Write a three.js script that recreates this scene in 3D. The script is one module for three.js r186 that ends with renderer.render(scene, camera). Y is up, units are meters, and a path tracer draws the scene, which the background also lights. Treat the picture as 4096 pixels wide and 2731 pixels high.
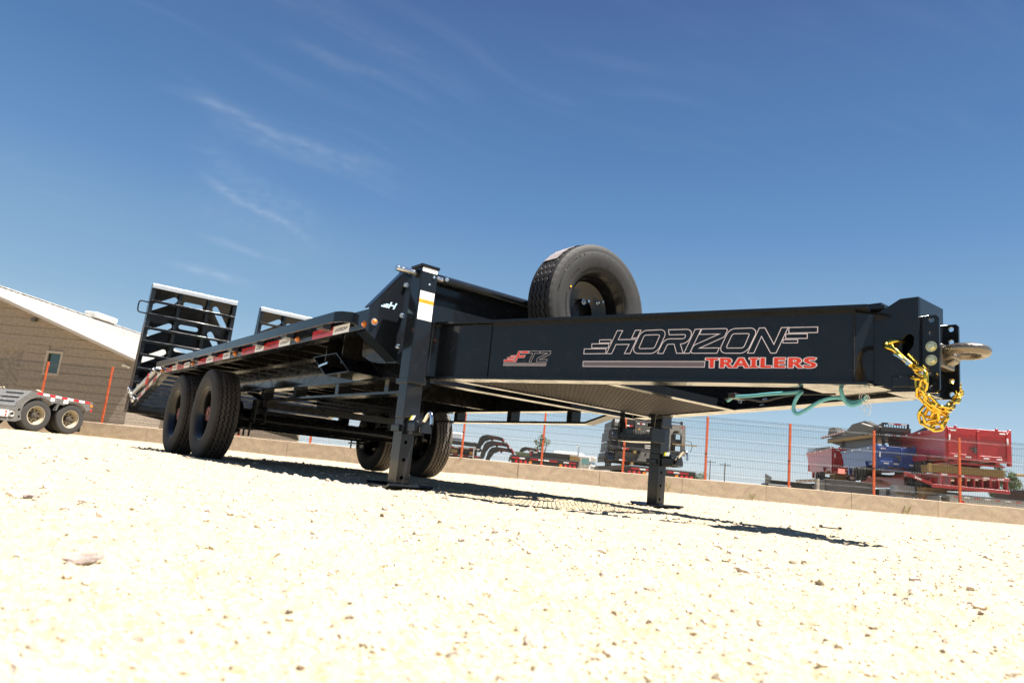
import * as THREE from 'three';
import { mergeGeometries, mergeVertices, toCreasedNormals } from 'three/addons/utils/BufferGeometryUtils.js';
import { RoundedBoxGeometry } from 'three/addons/geometries/RoundedBoxGeometry.js';
import { FontLoader } from 'three/addons/loaders/FontLoader.js';
import { TextGeometry } from 'three/addons/geometries/TextGeometry.js';
import { createNoise2D, createNoise3D } from 'simplex-noise';

// ---------- camera, sky, sun, exposure ----------
const scene = new THREE.Scene();
const camera = new THREE.PerspectiveCamera(51.81, 1.5, 0.05, 3000);
{
  const m = new THREE.Matrix4().makeBasis(new THREE.Vector3(0.61336, 0.09797, -0.78370), new THREE.Vector3(0.08401, 0.97855, 0.18808), new THREE.Vector3(0.78532, -0.18120, 0.59198));
  camera.quaternion.setFromRotationMatrix(m); camera.position.set(0, 0.152, 0);
  camera.focus = 3.5; camera.userData.fStop = 8;
}
const renderer = new THREE.WebGLRenderer({ antialias: true });
renderer.toneMapping = THREE.LinearToneMapping;
renderer.toneMappingExposure = 3.1;
renderer.shadowMap.enabled = true;
const SUN = new THREE.Vector3(0.38, 1, -0.25).normalize();
const sun = new THREE.DirectionalLight(new THREE.Color(1.0, 0.955, 0.88), 4.8);
sun.position.copy(SUN).multiplyScalar(60).add(new THREE.Vector3(-8, 0, -8)); sun.target.position.set(-8, 0, -8);
sun.castShadow = true; sun.shadow.mapSize.set(4096, 4096); sun.shadow.radius = 1;
Object.assign(sun.shadow.camera, { left: -45, right: 45, top: 45, bottom: -45, near: 1, far: 140 });
scene.add(sun, sun.target);

let seed_ = 7;
const rnd = () => { seed_ = (seed_ + 0x6d2b79f5) | 0; let t = Math.imul(seed_ ^ (seed_ >>> 15), 1 | seed_); t = (t + Math.imul(t ^ (t >>> 7), 61 | t)) ^ t; return ((t ^ (t >>> 14)) >>> 0) / 4294967296; };
const rr = (a, b) => a + (b - a) * rnd();
const n2 = createNoise2D(rnd), n3 = createNoise3D(rnd);
const ss = (a, b, x) => { const t = Math.min(1, Math.max(0, (x - a) / (b - a))); return t * t * (3 - 2 * t); };
const mix = (a, b, t) => a + (b - a) * t;

{ // clear blue sky with thin cirrus, paler towards the horizon
  const W = 2048, H = 1024, data = new Float32Array(W * H * 4), stops = [[-90, .12, .10, .08], [-2, .20, .25, .28], [0, .285, .312, .322], [2, .245, .288, .312], [5, .165, .232, .286], [10, .103, .172, .246], [20, .050, .106, .202], [27, .034, .078, .165], [36, .025, .053, .127], [50, .016, .036, .09], [90, .010, .026, .066]];
  for (let j = 0; j < H; j++) {
    const el = ((j + .5) / H - .5) * 180, y = Math.sin(el * Math.PI / 180), ce = Math.cos(el * Math.PI / 180);
    let k = 0; while (k < stops.length - 2 && el > stops[k + 1][0]) k++;
    const t = Math.min(1, Math.max(0, (el - stops[k][0]) / (stops[k + 1][0] - stops[k][0])));
    for (let i = 0; i < W; i++) {
      const az = ((i + .5) / W - .5) * 2 * Math.PI, x = Math.cos(az) * ce, z = Math.sin(az) * ce, o = (j * W + i) * 4;
      let cl = 0;
      if (el > 1.5) {
        const px = x / y, pz = z / y, w = n2(px * .45 + 3, pz * .45) * .5 + n2(px * 1.1, pz * 1.1 + 9) * .25;
        const u = px + .35 * w + .08 * pz, patch = ss(.1, .65, n2(u * .55 + 20.7, pz * .33 + 1.9));
        const fib = n2(u * 5.5, pz * .8 + w) * .55 + n2(u * 13, pz * 1.7) * .3 + n2(u * 30, pz * 4) * .15;
        cl = patch * ss(.05, .95, fib) * .03 + patch * .008;
        const fine = .4 + .4 * n2(px * 26, pz * 5) + .35 * n2(px * 60 + 5, pz * 9);
        const g = (cx, skew, c0, c1, wd, a) => a * Math.exp(-(((px - cx + skew * pz + .035 * n2(pz * 2.6, cx)) / wd) ** 2)) * ss(c0 - .15, c0 + .1, -pz) * (1 - ss(c1 - .15, c1 + .25, -pz));
        cl += (g(-2.18, 0, .36, .85, .035, .16) + g(-2.27, 0, .5, 1.0, .08, .08) + g(-2.41, -.7, .62, 1.0, .045, .2) + g(-2.2, -.7, .5, 1.0, .14, .07) + g(-3.39, -.31, .82, 1.1, .06, .16) + g(-4.24, -.21, .85, 1.15, .09, .22) + g(-2.8, -.5, .6, 1.3, .3, .05) + g(-1.62, -.05, .5, .75, .03, .08) + g(-1.45, -.1, .3, .85, .06, .04)) * Math.max(.12, .3 + .8 * fine);
        cl = Math.min(.8, cl) * ss(1.5, 8, el);
      }
      const glow = Math.max(0, x * SUN.x + y * SUN.y + z * SUN.z), s = (.88 + .25 * (x * SUN.x + y * SUN.y + z * SUN.z) ** 2) * (1 + .4 * glow ** 8);
      for (let c = 0; c < 3; c++) { const b = mix(stops[k][c + 1], stops[k + 1][c + 1], t) * s; data[o + c] = mix(b, Math.max(b, [.258, .284, .322][c]), cl); }
      data[o + 3] = 1;
    }
  }
  const t = new THREE.DataTexture(data, W, H, THREE.RGBAFormat, THREE.FloatType);
  t.mapping = THREE.EquirectangularReflectionMapping; t.magFilter = THREE.LinearFilter; t.needsUpdate = true;
  scene.background = t; scene.environment = t;
}

// ---------- helpers ----------
const V = (x, y, z) => new THREE.Vector3(x, y, z), taken = {};
const numbered = (n) => { const k = taken[n] = (taken[n] ?? -1) + 1; return k ? n + '_' + String(k).padStart(3, '0') : n; };
function tag(o, label, category, group) { o.userData.label = label; o.userData.category = category; if (group) o.userData.group = group; return o; }
const offs = new Map();
// a Group at the thing's base; off is where the local origin lies in the coordinates its geometry is written in
function thing(name, label, category, pos, { turn = 0, group, off = [0, 0, 0] } = {}) {
  const o = new THREE.Group(); o.name = numbered(name); o.position.set(...pos); o.rotation.y = turn; tag(o, label, category, group); scene.add(o); offs.set(o, off); return o;
}
function bake(geos) {
  const list = [].concat(geos).map((g) => { const q = g.index ? g.toNonIndexed() : g.clone(); for (const k of Object.keys(q.attributes)) if (!['position', 'normal', 'color'].includes(k)) q.deleteAttribute(k); if (!q.attributes.normal) q.computeVertexNormals(); return q; });
  const g = list.length > 1 ? mergeGeometries(list) : list[0], p = g.attributes.position, n = g.attributes.normal, uv = new Float32Array(p.count * 2);
  for (let i = 0; i < p.count; i++) {
    const a = Math.abs(n.getX(i)), b = Math.abs(n.getY(i)), c = Math.abs(n.getZ(i));
    if (b >= a && b >= c) { uv[2 * i] = p.getX(i); uv[2 * i + 1] = p.getZ(i); } else if (a >= c) { uv[2 * i] = p.getZ(i); uv[2 * i + 1] = p.getY(i); } else { uv[2 * i] = p.getX(i); uv[2 * i + 1] = p.getY(i); }
  }
  g.setAttribute('uv', new THREE.BufferAttribute(uv, 2)); return g;
}
function obj(name, geos, mat, parent = scene, label) {
  const g = geos.userData?.keep ? geos : bake(geos); let r = parent; while (r && !offs.has(r)) r = r.parent;
  if (r && !geos.userData?.keep) { const o = offs.get(r); g.translate(-o[0], -o[1], -o[2]); }
  const m = new THREE.Mesh(g, mat); m.name = numbered(name); m.castShadow = m.receiveShadow = true; if (label) m.userData.label = label; parent.add(m); return m;
}
const box = (x0, x1, y0, y1, z0, z1) => new THREE.BoxGeometry(Math.abs(x1 - x0), Math.abs(y1 - y0), Math.abs(z1 - z0)).translate((x0 + x1) / 2, (y0 + y1) / 2, (z0 + z1) / 2);
const rbox = (x0, x1, y0, y1, z0, z1, r = .004) => new RoundedBoxGeometry(Math.abs(x1 - x0), Math.abs(y1 - y0), Math.abs(z1 - z0), 2, r).translate((x0 + x1) / 2, (y0 + y1) / 2, (z0 + z1) / 2);
const A3 = (a) => a.isVector3 ? a : V(...a);
function frameAt(g, p, q, up = V(0, 1, 0)) { // turns a shape built along +z into the direction p to q, at the middle
  p = A3(p); q = A3(q); const d = q.clone().sub(p).normalize(); if (Math.abs(d.dot(up)) > .98) up = V(1, 0, 0);
  const x = up.clone().cross(d).normalize(), y = d.clone().cross(x); return g.applyMatrix4(new THREE.Matrix4().makeBasis(x, y, d).setPosition(p.clone().add(q).multiplyScalar(.5)));
}
const bar = (p, q, w, h, up, r = 0) => { const L = A3(p).distanceTo(A3(q)); return frameAt(r ? new RoundedBoxGeometry(w, h, L, 2, r) : new THREE.BoxGeometry(w, h, L), p, q, up); };
const cyl = (p, q, r, r2 = r, seg = 16) => frameAt(new THREE.CylinderGeometry(r2, r, A3(p).distanceTo(A3(q)), seg).rotateX(Math.PI / 2), p, q);
const tube = (pts, r, seg = 40, rad = 8, closed = false) => new THREE.TubeGeometry(new THREE.CatmullRomCurve3(pts.map(A3), closed, 'centripetal'), seg, r, rad, closed);
const shape = (pts, holes = []) => { const s = new THREE.Shape(pts.map((p) => new THREE.Vector2(...p))); for (const h of holes) s.holes.push(new THREE.Path(h.map((p) => new THREE.Vector2(...p)))); return s; };
// plate lying in the x-y plane at z0..z1, or in the z-y plane at x0..x1, or in the x-z plane at y0..y1
const ext = (s, d, bev = 0) => new THREE.ExtrudeGeometry(s, { depth: d - 2 * bev, bevelEnabled: bev > 0, bevelSize: bev, bevelThickness: bev, bevelOffset: -bev, bevelSegments: 1, curveSegments: 10 }).translate(0, 0, bev);
const plateZ = (pts, z0, z1, holes, bev) => ext(shape(pts, holes), z1 - z0, bev).translate(0, 0, z0);
const plateX = (pts, x0, x1, holes, bev) => ext(shape(pts.map(([z, y]) => [-z, y]), (holes ?? []).map((h) => h.map(([z, y]) => [-z, y]))), x1 - x0, bev).rotateY(Math.PI / 2).translate(x0, 0, 0);
const plateY = (pts, y0, y1, holes) => ext(shape(pts.map(([x, z]) => [x, -z]), (holes ?? []).map((h) => h.map(([x, z]) => [x, -z]))), y1 - y0).rotateX(-Math.PI / 2).translate(0, y0, 0);
const circ = (cx, cy, r, n = 18) => Array.from({ length: n }, (_, i) => [cx + r * Math.cos(i / n * 2 * Math.PI), cy + r * Math.sin(i / n * 2 * Math.PI)]);
const slot = (cx, cy, L, w, ang = 0) => { const o = [], c = Math.cos(ang), s = Math.sin(ang); for (let i = 0; i <= 6; i++) { const a = -Math.PI / 2 + i / 6 * Math.PI; o.push([L / 2 - w / 2 + w / 2 * Math.cos(a), w / 2 * Math.sin(a)]); } for (let i = 0; i <= 6; i++) { const a = Math.PI / 2 + i / 6 * Math.PI; o.push([-L / 2 + w / 2 + w / 2 * Math.cos(a), w / 2 * Math.sin(a)]); } return o.map(([x, y]) => [cx + x * c - y * s, cy + x * s + y * c]); };
const hexBolt = (p, dir, r, h) => { const a = A3(p), d = A3(dir).normalize(); const g = [cyl(a, a.clone().addScaledVector(d, h * .25), r * 1.3, r * 1.3, 20), cyl(a.clone().addScaledVector(d, h * .25), a.clone().addScaledVector(d, h * .85), r, r, 6), cyl(a.clone().addScaledVector(d, h * .85), a.clone().addScaledVector(d, h), r * .93, r * .7, 12)]; return g; };

// ---------- textures and materials ----------
function noiseTex(size, f, colour = false, repeat = 1) {
  const d = new Uint8Array(size * size * 4);
  for (let j = 0; j < size; j++) for (let i = 0; i < size; i++) { // wraps: noise on a torus
    const a = i / size * 2 * Math.PI, b = j / size * 2 * Math.PI, c = f((x, s) => n3(Math.cos(a) * x + s, Math.sin(a) * x + Math.cos(b) * x, Math.sin(b) * x + s * 1.7), i / size, j / size), o = (j * size + i) * 4;
    for (let k = 0; k < 3; k++) d[o + k] = 255 * Math.min(1, Math.max(0, Array.isArray(c) ? c[k] : c)); d[o + 3] = 255;
  }
  const t = new THREE.DataTexture(d, size, size); t.wrapS = t.wrapT = THREE.RepeatWrapping; t.magFilter = THREE.LinearFilter; t.minFilter = THREE.LinearMipmapLinearFilter; t.generateMipmaps = true;
  if (colour) t.colorSpace = THREE.SRGBColorSpace; t.repeat.set(repeat, repeat); t.needsUpdate = true; return t;
}
const rep = (t, r) => { const c = t.clone(); c.repeat.set(r, r); c.needsUpdate = true; return c; };
const lin = (r, g, b) => new THREE.Color().setRGB(r, g, b);
const orange = noiseTex(256, (n) => .5 + .25 * n(14, 0) + .25 * n(32, 5));
const smudge = noiseTex(512, (n) => { const a = n(1.5, 0) * .5 + n(4, 3) * .3 + n(12, 7) * .2; return .35 + .5 * ss(-.3, .7, a); });
const wearT = noiseTex(512, (n) => { const v = .86 + .09 * n(2, 1) + .07 * n(9, 4) + .05 * n(30, 2); return [v, v * .995, v * .985]; }, true);
const S = (o) => new THREE.MeshStandardMaterial(o), P = (o) => new THREE.MeshPhysicalMaterial(o);
const M = {
  paint: P({ color: lin(.0095, .0115, .015), roughness: .36, roughnessMap: rep(smudge, .8), specularIntensity: .42, clearcoat: .3, clearcoatRoughness: .05 }),
  dusty: P({ color: lin(.013, .0125, .012), roughness: .5, roughnessMap: rep(smudge, 1.3), specularIntensity: .5, clearcoat: .12, clearcoatRoughness: .2 }),
  steel: S({ color: lin(.72, .72, .72), metalness: 1, roughness: .28, roughnessMap: rep(smudge, 4) }),
  galv: S({ color: lin(.66, .66, .65), metalness: 1, roughness: .4 }),
  zinc: S({ color: lin(.62, .70, .78), metalness: 1, roughness: .3 }),
  gold: S({ color: lin(.80, .53, .075), metalness: 1, roughness: .32, roughnessMap: rep(smudge, 9) }),
  goldBolt: S({ color: lin(.62, .60, .38), metalness: 1, roughness: .35 }),
  cast: S({ color: lin(.20, .172, .14), metalness: .75, roughness: .55, roughnessMap: rep(smudge, 6), bumpMap: rep(orange, 5), bumpScale: .00025 }),
  rubber: S({ color: lin(.022, .021, .021), roughness: .72, vertexColors: true }),
  rimPaint: P({ color: lin(.007, .0072, .0085), roughness: .3, specularIntensity: .45, clearcoat: .35, clearcoatRoughness: .06 }),
  hub: S({ color: lin(.06, .05, .042), roughness: .55 }), redHub: S({ color: lin(.22, .06, .05), roughness: .5 }),
  amber: P({ color: lin(.72, .2, .012), roughness: .25, clearcoat: 1 }), lensRed: P({ color: lin(.5, .015, .015), roughness: .25, clearcoat: 1 }),
  teal: S({ color: lin(.13, .43, .50), roughness: .5 }), plastic: S({ color: lin(.82, .82, .8), roughness: .5 }), blackPlastic: S({ color: lin(.014, .014, .014), roughness: .45 }),
  redLever: P({ color: lin(.55, .02, .015), roughness: .35, clearcoat: .6 }),
  wood: S({ color: lin(.40, .27, .11), roughness: .8, map: rep(wearT, 3) }),
  concrete: null, orangePost: S({ color: lin(.72, .13, .035), roughness: .55, map: rep(wearT, 1.6) }), wire: S({ color: lin(.045, .05, .05), roughness: .5, metalness: .3 }),
  red: P({ color: lin(.52, .017, .02), roughness: .42, clearcoat: .5, clearcoatRoughness: .2, map: rep(wearT, .9) }), blue: P({ color: lin(.02, .09, .40), roughness: .42, clearcoat: .5, clearcoatRoughness: .2, map: rep(wearT, .9) }),
  alu: S({ color: lin(.5, .49, .47), metalness: .5, roughness: .45, map: rep(wearT, 1.2) }), greyPaint: S({ color: lin(.10, .098, .095), roughness: .5, map: rep(wearT, 1) }),
  white: S({ color: lin(.74, .73, .71), roughness: .45, map: rep(wearT, .4) }), glass: P({ color: lin(.02, .05, .045), roughness: .06, clearcoat: 1, clearcoatRoughness: .03 }),
  black: S({ color: lin(.022, .021, .021), roughness: .45, map: rep(wearT, 1) }), tyreFar: S({ color: lin(.045, .042, .04), roughness: .9, map: rep(wearT, 2) }),
};
const G = {};
const canvasTex = (w, h, draw, srgb = true) => { const c = document.createElement('canvas'); c.width = w; c.height = h; draw(c.getContext('2d'), w, h); const t = new THREE.CanvasTexture(c); if (srgb) t.colorSpace = THREE.SRGBColorSpace; t.anisotropy = 8; return t; };
// a printed sheet: rectangle spanned by corner o and edge vectors u (right) and v (up), lifted off its surface
function decal(name, o, u, v, mat, parent, label) {
  const a = A3(o), b = A3(u), c = A3(v), g = new THREE.BufferGeometry(), q = [a, a.clone().add(b), a.clone().add(b).add(c), a.clone().add(c)];
  let r = parent; while (r && !offs.has(r)) r = r.parent; const f = r ? offs.get(r) : [0, 0, 0];
  g.setAttribute('position', new THREE.Float32BufferAttribute(q.flatMap((p) => [p.x - f[0], p.y - f[1], p.z - f[2]]), 3));
  g.setAttribute('uv', new THREE.Float32BufferAttribute([0, 0, 1, 0, 1, 1, 0, 1], 2)); g.setIndex([0, 1, 2, 0, 2, 3]); g.computeVertexNormals(); g.userData.keep = true;
  return obj(name, g, mat, parent, label);
}

// ---------- ground ----------
const hFar = (x, z) => { const u = (x + 13.55) * .654 - (z + 18.05) * .756; return -.08 + .0087 * Math.max(0, u + 8.5) - .0087 * Math.max(0, u - 12); };
function heightBase(x, z) {
  const d = Math.hypot(x, z), w = ss(7, 17, d);
  let h = .022 * ss(-1.75, -1.25, z + .04 * x * .0) * (1 - w) + .016 * ss(-2.9, -1.6, x) * (1 - ss(-1.6, -1.2, z)) * (1 - w);
  h += (1 - w) * (.006 * n2(x * .55, z * .55) + .0035 * n2(x * 1.7 + 4, z * 1.7));
  return mix(h, hFar(x, z) + .012 * n2(x * .3, z * .3), w);
}
function height(x, z, fine = 1) {
  const d = Math.hypot(x, z), f = 1 / (1 + (d / 9) ** 2);
  return heightBase(x, z) + fine * (.0034 * n2(x * 5.5, z * 5.5) + .0028 * n2(x * 14 + 3, z * 14) + .0022 * n2(x * 34, z * 34 + 8) * f + .0016 * n2(x * 80 + 1, z * 80) * f * f - .0035 * ss(.45, .8, n2(x * 23 + 9, z * 23)) * f);
}
const soil = noiseTex(1024, (n) => { const a = n(2.2, 0) * .5 + n(6, 3) * .3 + n(17, 5) * .2, b = n(34, 2), c = n(70, 9), d = n(130, 4), v = .775 + .05 * a + .045 * b + .055 * c + .05 * d - .16 * ss(.45, .8, c) * ss(0, .5, b), w = .012 * n(9, 6); return [v + .012, v - .045 + w * .3, v - .15 - w]; }, true);
{
  const rings = [0], N = 300; for (let r = .18; r < 900; r *= r < 30 ? 1.0115 : 1.09) rings.push(r);
  const view = Math.atan2(-.59198, -.78532), ang = [], half = .74;
  for (let i = 0; i <= 560; i++) ang.push(view - half + 2 * half * i / 560);
  for (let i = 1; i < 60; i++) ang.push(view + half + (2 * Math.PI - 2 * half) * i / 60);
  const nA = ang.length, pos = new Float32Array(rings.length * nA * 3), uv = new Float32Array(rings.length * nA * 2), idx = [];
  rings.forEach((r, j) => ang.forEach((a, i) => { const x = r * Math.cos(a), z = r * Math.sin(a), o = j * nA + i; pos.set([x, height(x, z), z], o * 3); uv.set([x / 2.3, z / 2.3], o * 2); }));
  for (let j = 0; j < rings.length - 1; j++) for (let i = 0; i < nA; i++) { const a = j * nA + i, b = j * nA + (i + 1) % nA, c = a + nA, d = b + nA; if (j) idx.push(a, b, c); idx.push(b, d, c); }
  const g = new THREE.BufferGeometry(); g.setAttribute('position', new THREE.BufferAttribute(pos, 3)); g.setAttribute('uv', new THREE.BufferAttribute(uv, 2)); g.setIndex(idx); g.computeVertexNormals();
  if (g.attributes.normal.getY(g.attributes.normal.count >> 1) < 0) { for (let i = 0; i < idx.length; i += 3) [idx[i + 1], idx[i + 2]] = [idx[i + 2], idx[i + 1]]; g.setIndex(idx); g.computeVertexNormals(); }
  const m = new THREE.Mesh(g, S({ color: lin(.68, .65, .59), map: soil, roughness: .95, bumpMap: rep(soil, 1), bumpScale: .004 })); m.name = 'ground'; m.receiveShadow = m.castShadow = true; m.userData.kind = 'structure'; scene.add(m);
}
const rockGeo = (k, flat = .6) => { let g = mergeVertices(new THREE.IcosahedronGeometry(1, 2).deleteAttribute('uv').deleteAttribute('normal')); const p = g.attributes.position; for (let i = 0; i < p.count; i++) { const a = V(p.getX(i), p.getY(i), p.getZ(i)), s = 1 + .34 * n3(a.x * 1.1 + k * 7, a.y * 1.1, a.z * 1.1) + .13 * n3(a.x * 2.6, a.y * 2.6 + k, a.z * 2.6); p.setXYZ(i, a.x * s, a.y * s * flat, a.z * s * .8); } return toCreasedNormals(g, .45); };
const rockMat = S({ color: lin(.62, .52, .43), roughness: .93, map: rep(wearT, .6), bumpMap: rep(orange, 3), bumpScale: .002 });
{ // loose gravel: nobody could count it
  const kinds = [2].map((k) => { let g = mergeVertices(new THREE.IcosahedronGeometry(1, 1).deleteAttribute('uv').deleteAttribute('normal')); const p = g.attributes.position; for (let i = 0; i < p.count; i++) { const s = 1 + .36 * n3(p.getX(i) * 1.2 + k * 5, p.getY(i) * 1.2, p.getZ(i) * 1.2); p.setXYZ(i, p.getX(i) * s, p.getY(i) * s * .65, p.getZ(i) * s * .85); } return toCreasedNormals(g, .5); });
  const view = Math.atan2(-.59198, -.78532), per = 36000, q = new THREE.Quaternion(), m4 = new THREE.Matrix4(), col = new THREE.Color();
  kinds.forEach((g, k) => {
    const m = new THREE.InstancedMesh(g, S({ color: lin(1, 1, 1), roughness: .95 }), per); m.name = numbered('gravel'); m.userData = { kind: 'stuff', label: 'pale tan loose gravel strewn over the yard', category: 'gravel' }; m.castShadow = m.receiveShadow = true;
    for (let i = 0; i < per; i++) {
      const r = .36 * Math.exp(rnd() * Math.log(95)), a = view + rr(-.78, .78), big = rnd() ** 14; let x = r * Math.cos(a), z = r * Math.sin(a), s = (r < 1.2 ? rr(.0009, .0022) + .0035 * big : r < 3 ? rr(.0014, .0033) + .008 * big : r < 8 ? rr(.0022, .006) + .014 * big : rr(.005, .012) + .018 * big);
      if (i < 2800) { // gathered along the foot of the wall and pushed up round the jack feet
        if (i < 300) { const b = rnd() * 6.28, d = rr(.13, .26); x = -3.32 + d * Math.cos(b); z = (i % 2 ? -1.86 : -3.9) + d * Math.sin(b); s = rr(.004, .011); } else { const f = rr(0, 7.5); x = -18.45 + 1.636 * f + rr(.08, .4); z = -12.38 - 1.8906 * f + rr(.08, .35); s = rr(.008, .022); }
      }
      q.setFromEuler(new THREE.Euler(rr(-.5, .5), rr(0, 6.28), rr(-.5, .5)));
      m4.compose(V(x, height(x, z) + s * rr(-.35, .25), z), q, V(s * rr(.8, 1.5), s * rr(.8, 1.2), s * rr(.8, 1.2))); m.setMatrixAt(i, m4);
      const v = rr(.40, .66) * (rnd() < .12 ? .55 : 1), w = rr(-.03, .06); m.setColorAt(i, col.setRGB(v * (1 + w), v * (.84 + w * .3), v * (.67 - w)));
    }
    scene.add(m);
  });
  const stones = [[-.83, -.12, .0095, 2.2, 1.2, 'flat grey-pink stone, widest in the front left gravel'], [-.51, -.295, .0068, 1.5, .3, 'chunky tan stone in the front gravel, straight below the near jack'], [-1.47, -.2, .0075, 2.3, 1.1, 'flat brown stone near the left picture edge, above the grey-pink stone'], [-1.53, -.12, .0065, 2, .4, 'small brown stone nearest the left picture edge'], [-.645, -.185, .0036, 1, .9, 'pointed dark pebble right of the flat grey-pink stone'], [-.45, -.385, .0058, .9, 2.2, 'upright tan pebble at the bottom centre of the gravel'], [-1.1, -.885, .008, 1.6, .9, 'grey flat stone in the middle of the gravel, below the far jack'], [-1.2, -.91, .0075, 1.4, 2.1, 'tan stone left of the flat grey stone'], [-.61, -.71, .0075, 1.2, .2, 'grey rough stone in the right half of the front gravel'], [-1.08, -.745, .006, 1.5, 1.2, 'light tan stone nearest the flat grey stone'], [-.93, -.96, .0048, 1.2, .5, 'small tan stone below the far jack shadow']];
  stones.forEach(([x, z, s, e, t, label], k) => { const g = rockGeo(k + 1, k === 4 || k === 5 ? 1.1 : .62); const m = obj('stone', g.scale(s * e, s, s), k % 3 === 0 ? S({ color: lin(.40, .33, .30), roughness: .9, map: rep(wearT, 1) }) : rockMat, scene); m.rotation.y = t + .9; m.position.set(x, height(x, z) + s * .25, z); tag(m, label, 'stone', 'stones lying on the gravel'); });
  const st = obj('strap', [box(-.055, .055, 0, .006, -.012, .012), box(-.06, -.05, 0, .016, -.012, .012), box(.05, .06, .0, .014, -.012, .012)], M.blackPlastic, scene); st.position.set(-2.15, height(-2.15, -4.05) + .006, -4.05); st.rotation.y = .9; tag(st, 'short black strap end lying alone on the gravel behind the hitch shadow', 'strap');
}

// ---------- the flatbed trailer ----------
const T = thing('flatbed_trailer', 'black gooseneck-free flatbed equipment trailer on two jacks with raised ramps', 'trailer', [-6, 0, -2.88], { off: [-6, 0, 0] });
T.userData.label = 'large gloss black flatbed trailer standing on two jacks with its ramps folded up';
const both = [1, -1];
obj('deck', box(-8.64, -3.53, .948, .96, -1.185, 1.185), M.dusty, T);
for (const s of both) {
  obj('side_channel', [rbox(-8.7, -3.515, .85, .962, s * 1.2, s * 1.222, .003), box(-8.7, -3.53, .85, .858, s * 1.14, s * 1.2), box(-8.7, -3.53, .95, .9585, s * 1.14, s * 1.2)], M.paint, T);
  obj('rub_rail', [rbox(-8.66, -3.84, .902, .965, s * 1.282, s * 1.296, .003), plateY([[-3.8402, 1.296], [-3.785, 1.278], [-3.74, 1.2225], [-3.756, 1.2225], [-3.79, 1.264], [-3.8402, 1.2825]].map(([x, z]) => [x, s * z]), .9025, .9645)], M.paint, T);
  for (let i = 0; i < 8; i++) obj('stake_pocket', rbox(-4.12 - i * .61, -4.02 - i * .61, .886, .957, s * 1.2225, s * 1.2815, .003), M.paint, T);
}
for (let i = 0; i < 13; i++) { const x = -3.78 - i * .406; obj('cross_member', [box(x, x + .006, .87, .947, -1.139, 1.139), box(x - .035, x, .87, .876, -1.139, 1.139), box(x - .035, x, .941, .947, -1.139, 1.139)], M.dusty, T); }
for (const s of both) {
  obj('main_beam', [box(-9.0, -3.52, .66, .862, s * .776, s * .784), box(-9.0, -3.52, .646, .66, s * .73, s * .832), box(-9.0, -3.52, .862, .8695, s * .73, s * .83)], M.paint, T);
  obj('lower_chord', [box(-6.36, -3.80, .5505, .566, s * .728, s * .834), bar([-3.802, .5585, s * .781], [-3.50, .637, s * .781], .104, .0145), bar([-6.36, .5585, s * .781], [-6.75, .637, s * .781], .104, .0145)], M.paint, T);
  for (const x of [-6.33, -5.55, -4.73, -3.98]) obj('chord_post', rbox(x - .028, x + .028, .5665, .6455, s * .733, s * .829, .003), M.paint, T);
}
for (const b of [[-6.34, -6.26, .49, .55, -.83, .83], [-8.3, -8.22, .5, .56, -.83, .83], [-3.66, -3.6, .62, .645, -.72, .72], [-5.1, -5.04, .66, .8, -.77, .77]]) obj('cross_beam', box(...b), M.dusty, T);
for (const s of both) { // running gear
  for (const [x, top] of [[-6.27, .55], [-7.23, .64], [-8.26, .64]]) obj('spring_hanger', [box(x - .055, x + .055, top - .2, top, s * .85 - .05, s * .85 - .042), box(x - .055, x + .055, top - .2, top, s * .85 + .042, s * .85 + .05), cyl([x, top - .165, s * .85 - .06], [x, top - .165, s * .85 + .06], .022), box(x - .055, x - .047, top - .12, top, s * .85 - .042, s * .85 + .042)], M.dusty, T);
  for (const x of [-6.68, -7.78]) {
    const leaves = []; for (let k = 0; k < 4; k++) { const L = .42 - k * .085; leaves.push(tube([[x - L, .455 - .045 * (L / .42) ** 2 * 0 + .03 * (L / .42) ** 2 - k * .012, s * .85], [x, .452 - k * .012, s * .85], [x + L, .455 + .03 * (L / .42) ** 2 - k * .012, s * .85]], .0065, 12, 6).scale(1, 1, 1)); }
    obj('leaf_spring', leaves.map((g) => { const p = g.attributes.position; for (let i = 0; i < p.count; i++) p.setZ(i, s * .85 + (p.getZ(i) - s * .85) * 5); g.computeVertexNormals(); return g; }), M.dusty, T);
    obj('spring_plate', [box(x - .11, x + .11, .288, .306, s * .85 - .07, s * .85 + .07), ...[-.08, .08].flatMap((dx) => [-.045, .045].map((dz) => cyl([x + dx, .235, s * .85 + dz], [x + dx, .49, s * .85 + dz], .009, .009, 8)))], M.dusty, T);
  }
}
for (const x of [-6.68, -7.78]) obj('axle', [cyl([x, .385, -.95], [x, .385, .95], .064, .064, 24), cyl([x, .3985, .9], [x, .3985, 1.02], .15, .16, 28), cyl([x, .3985, -1.02], [x, .3985, -.9], .16, .15, 28)], M.dusty, T);

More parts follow.
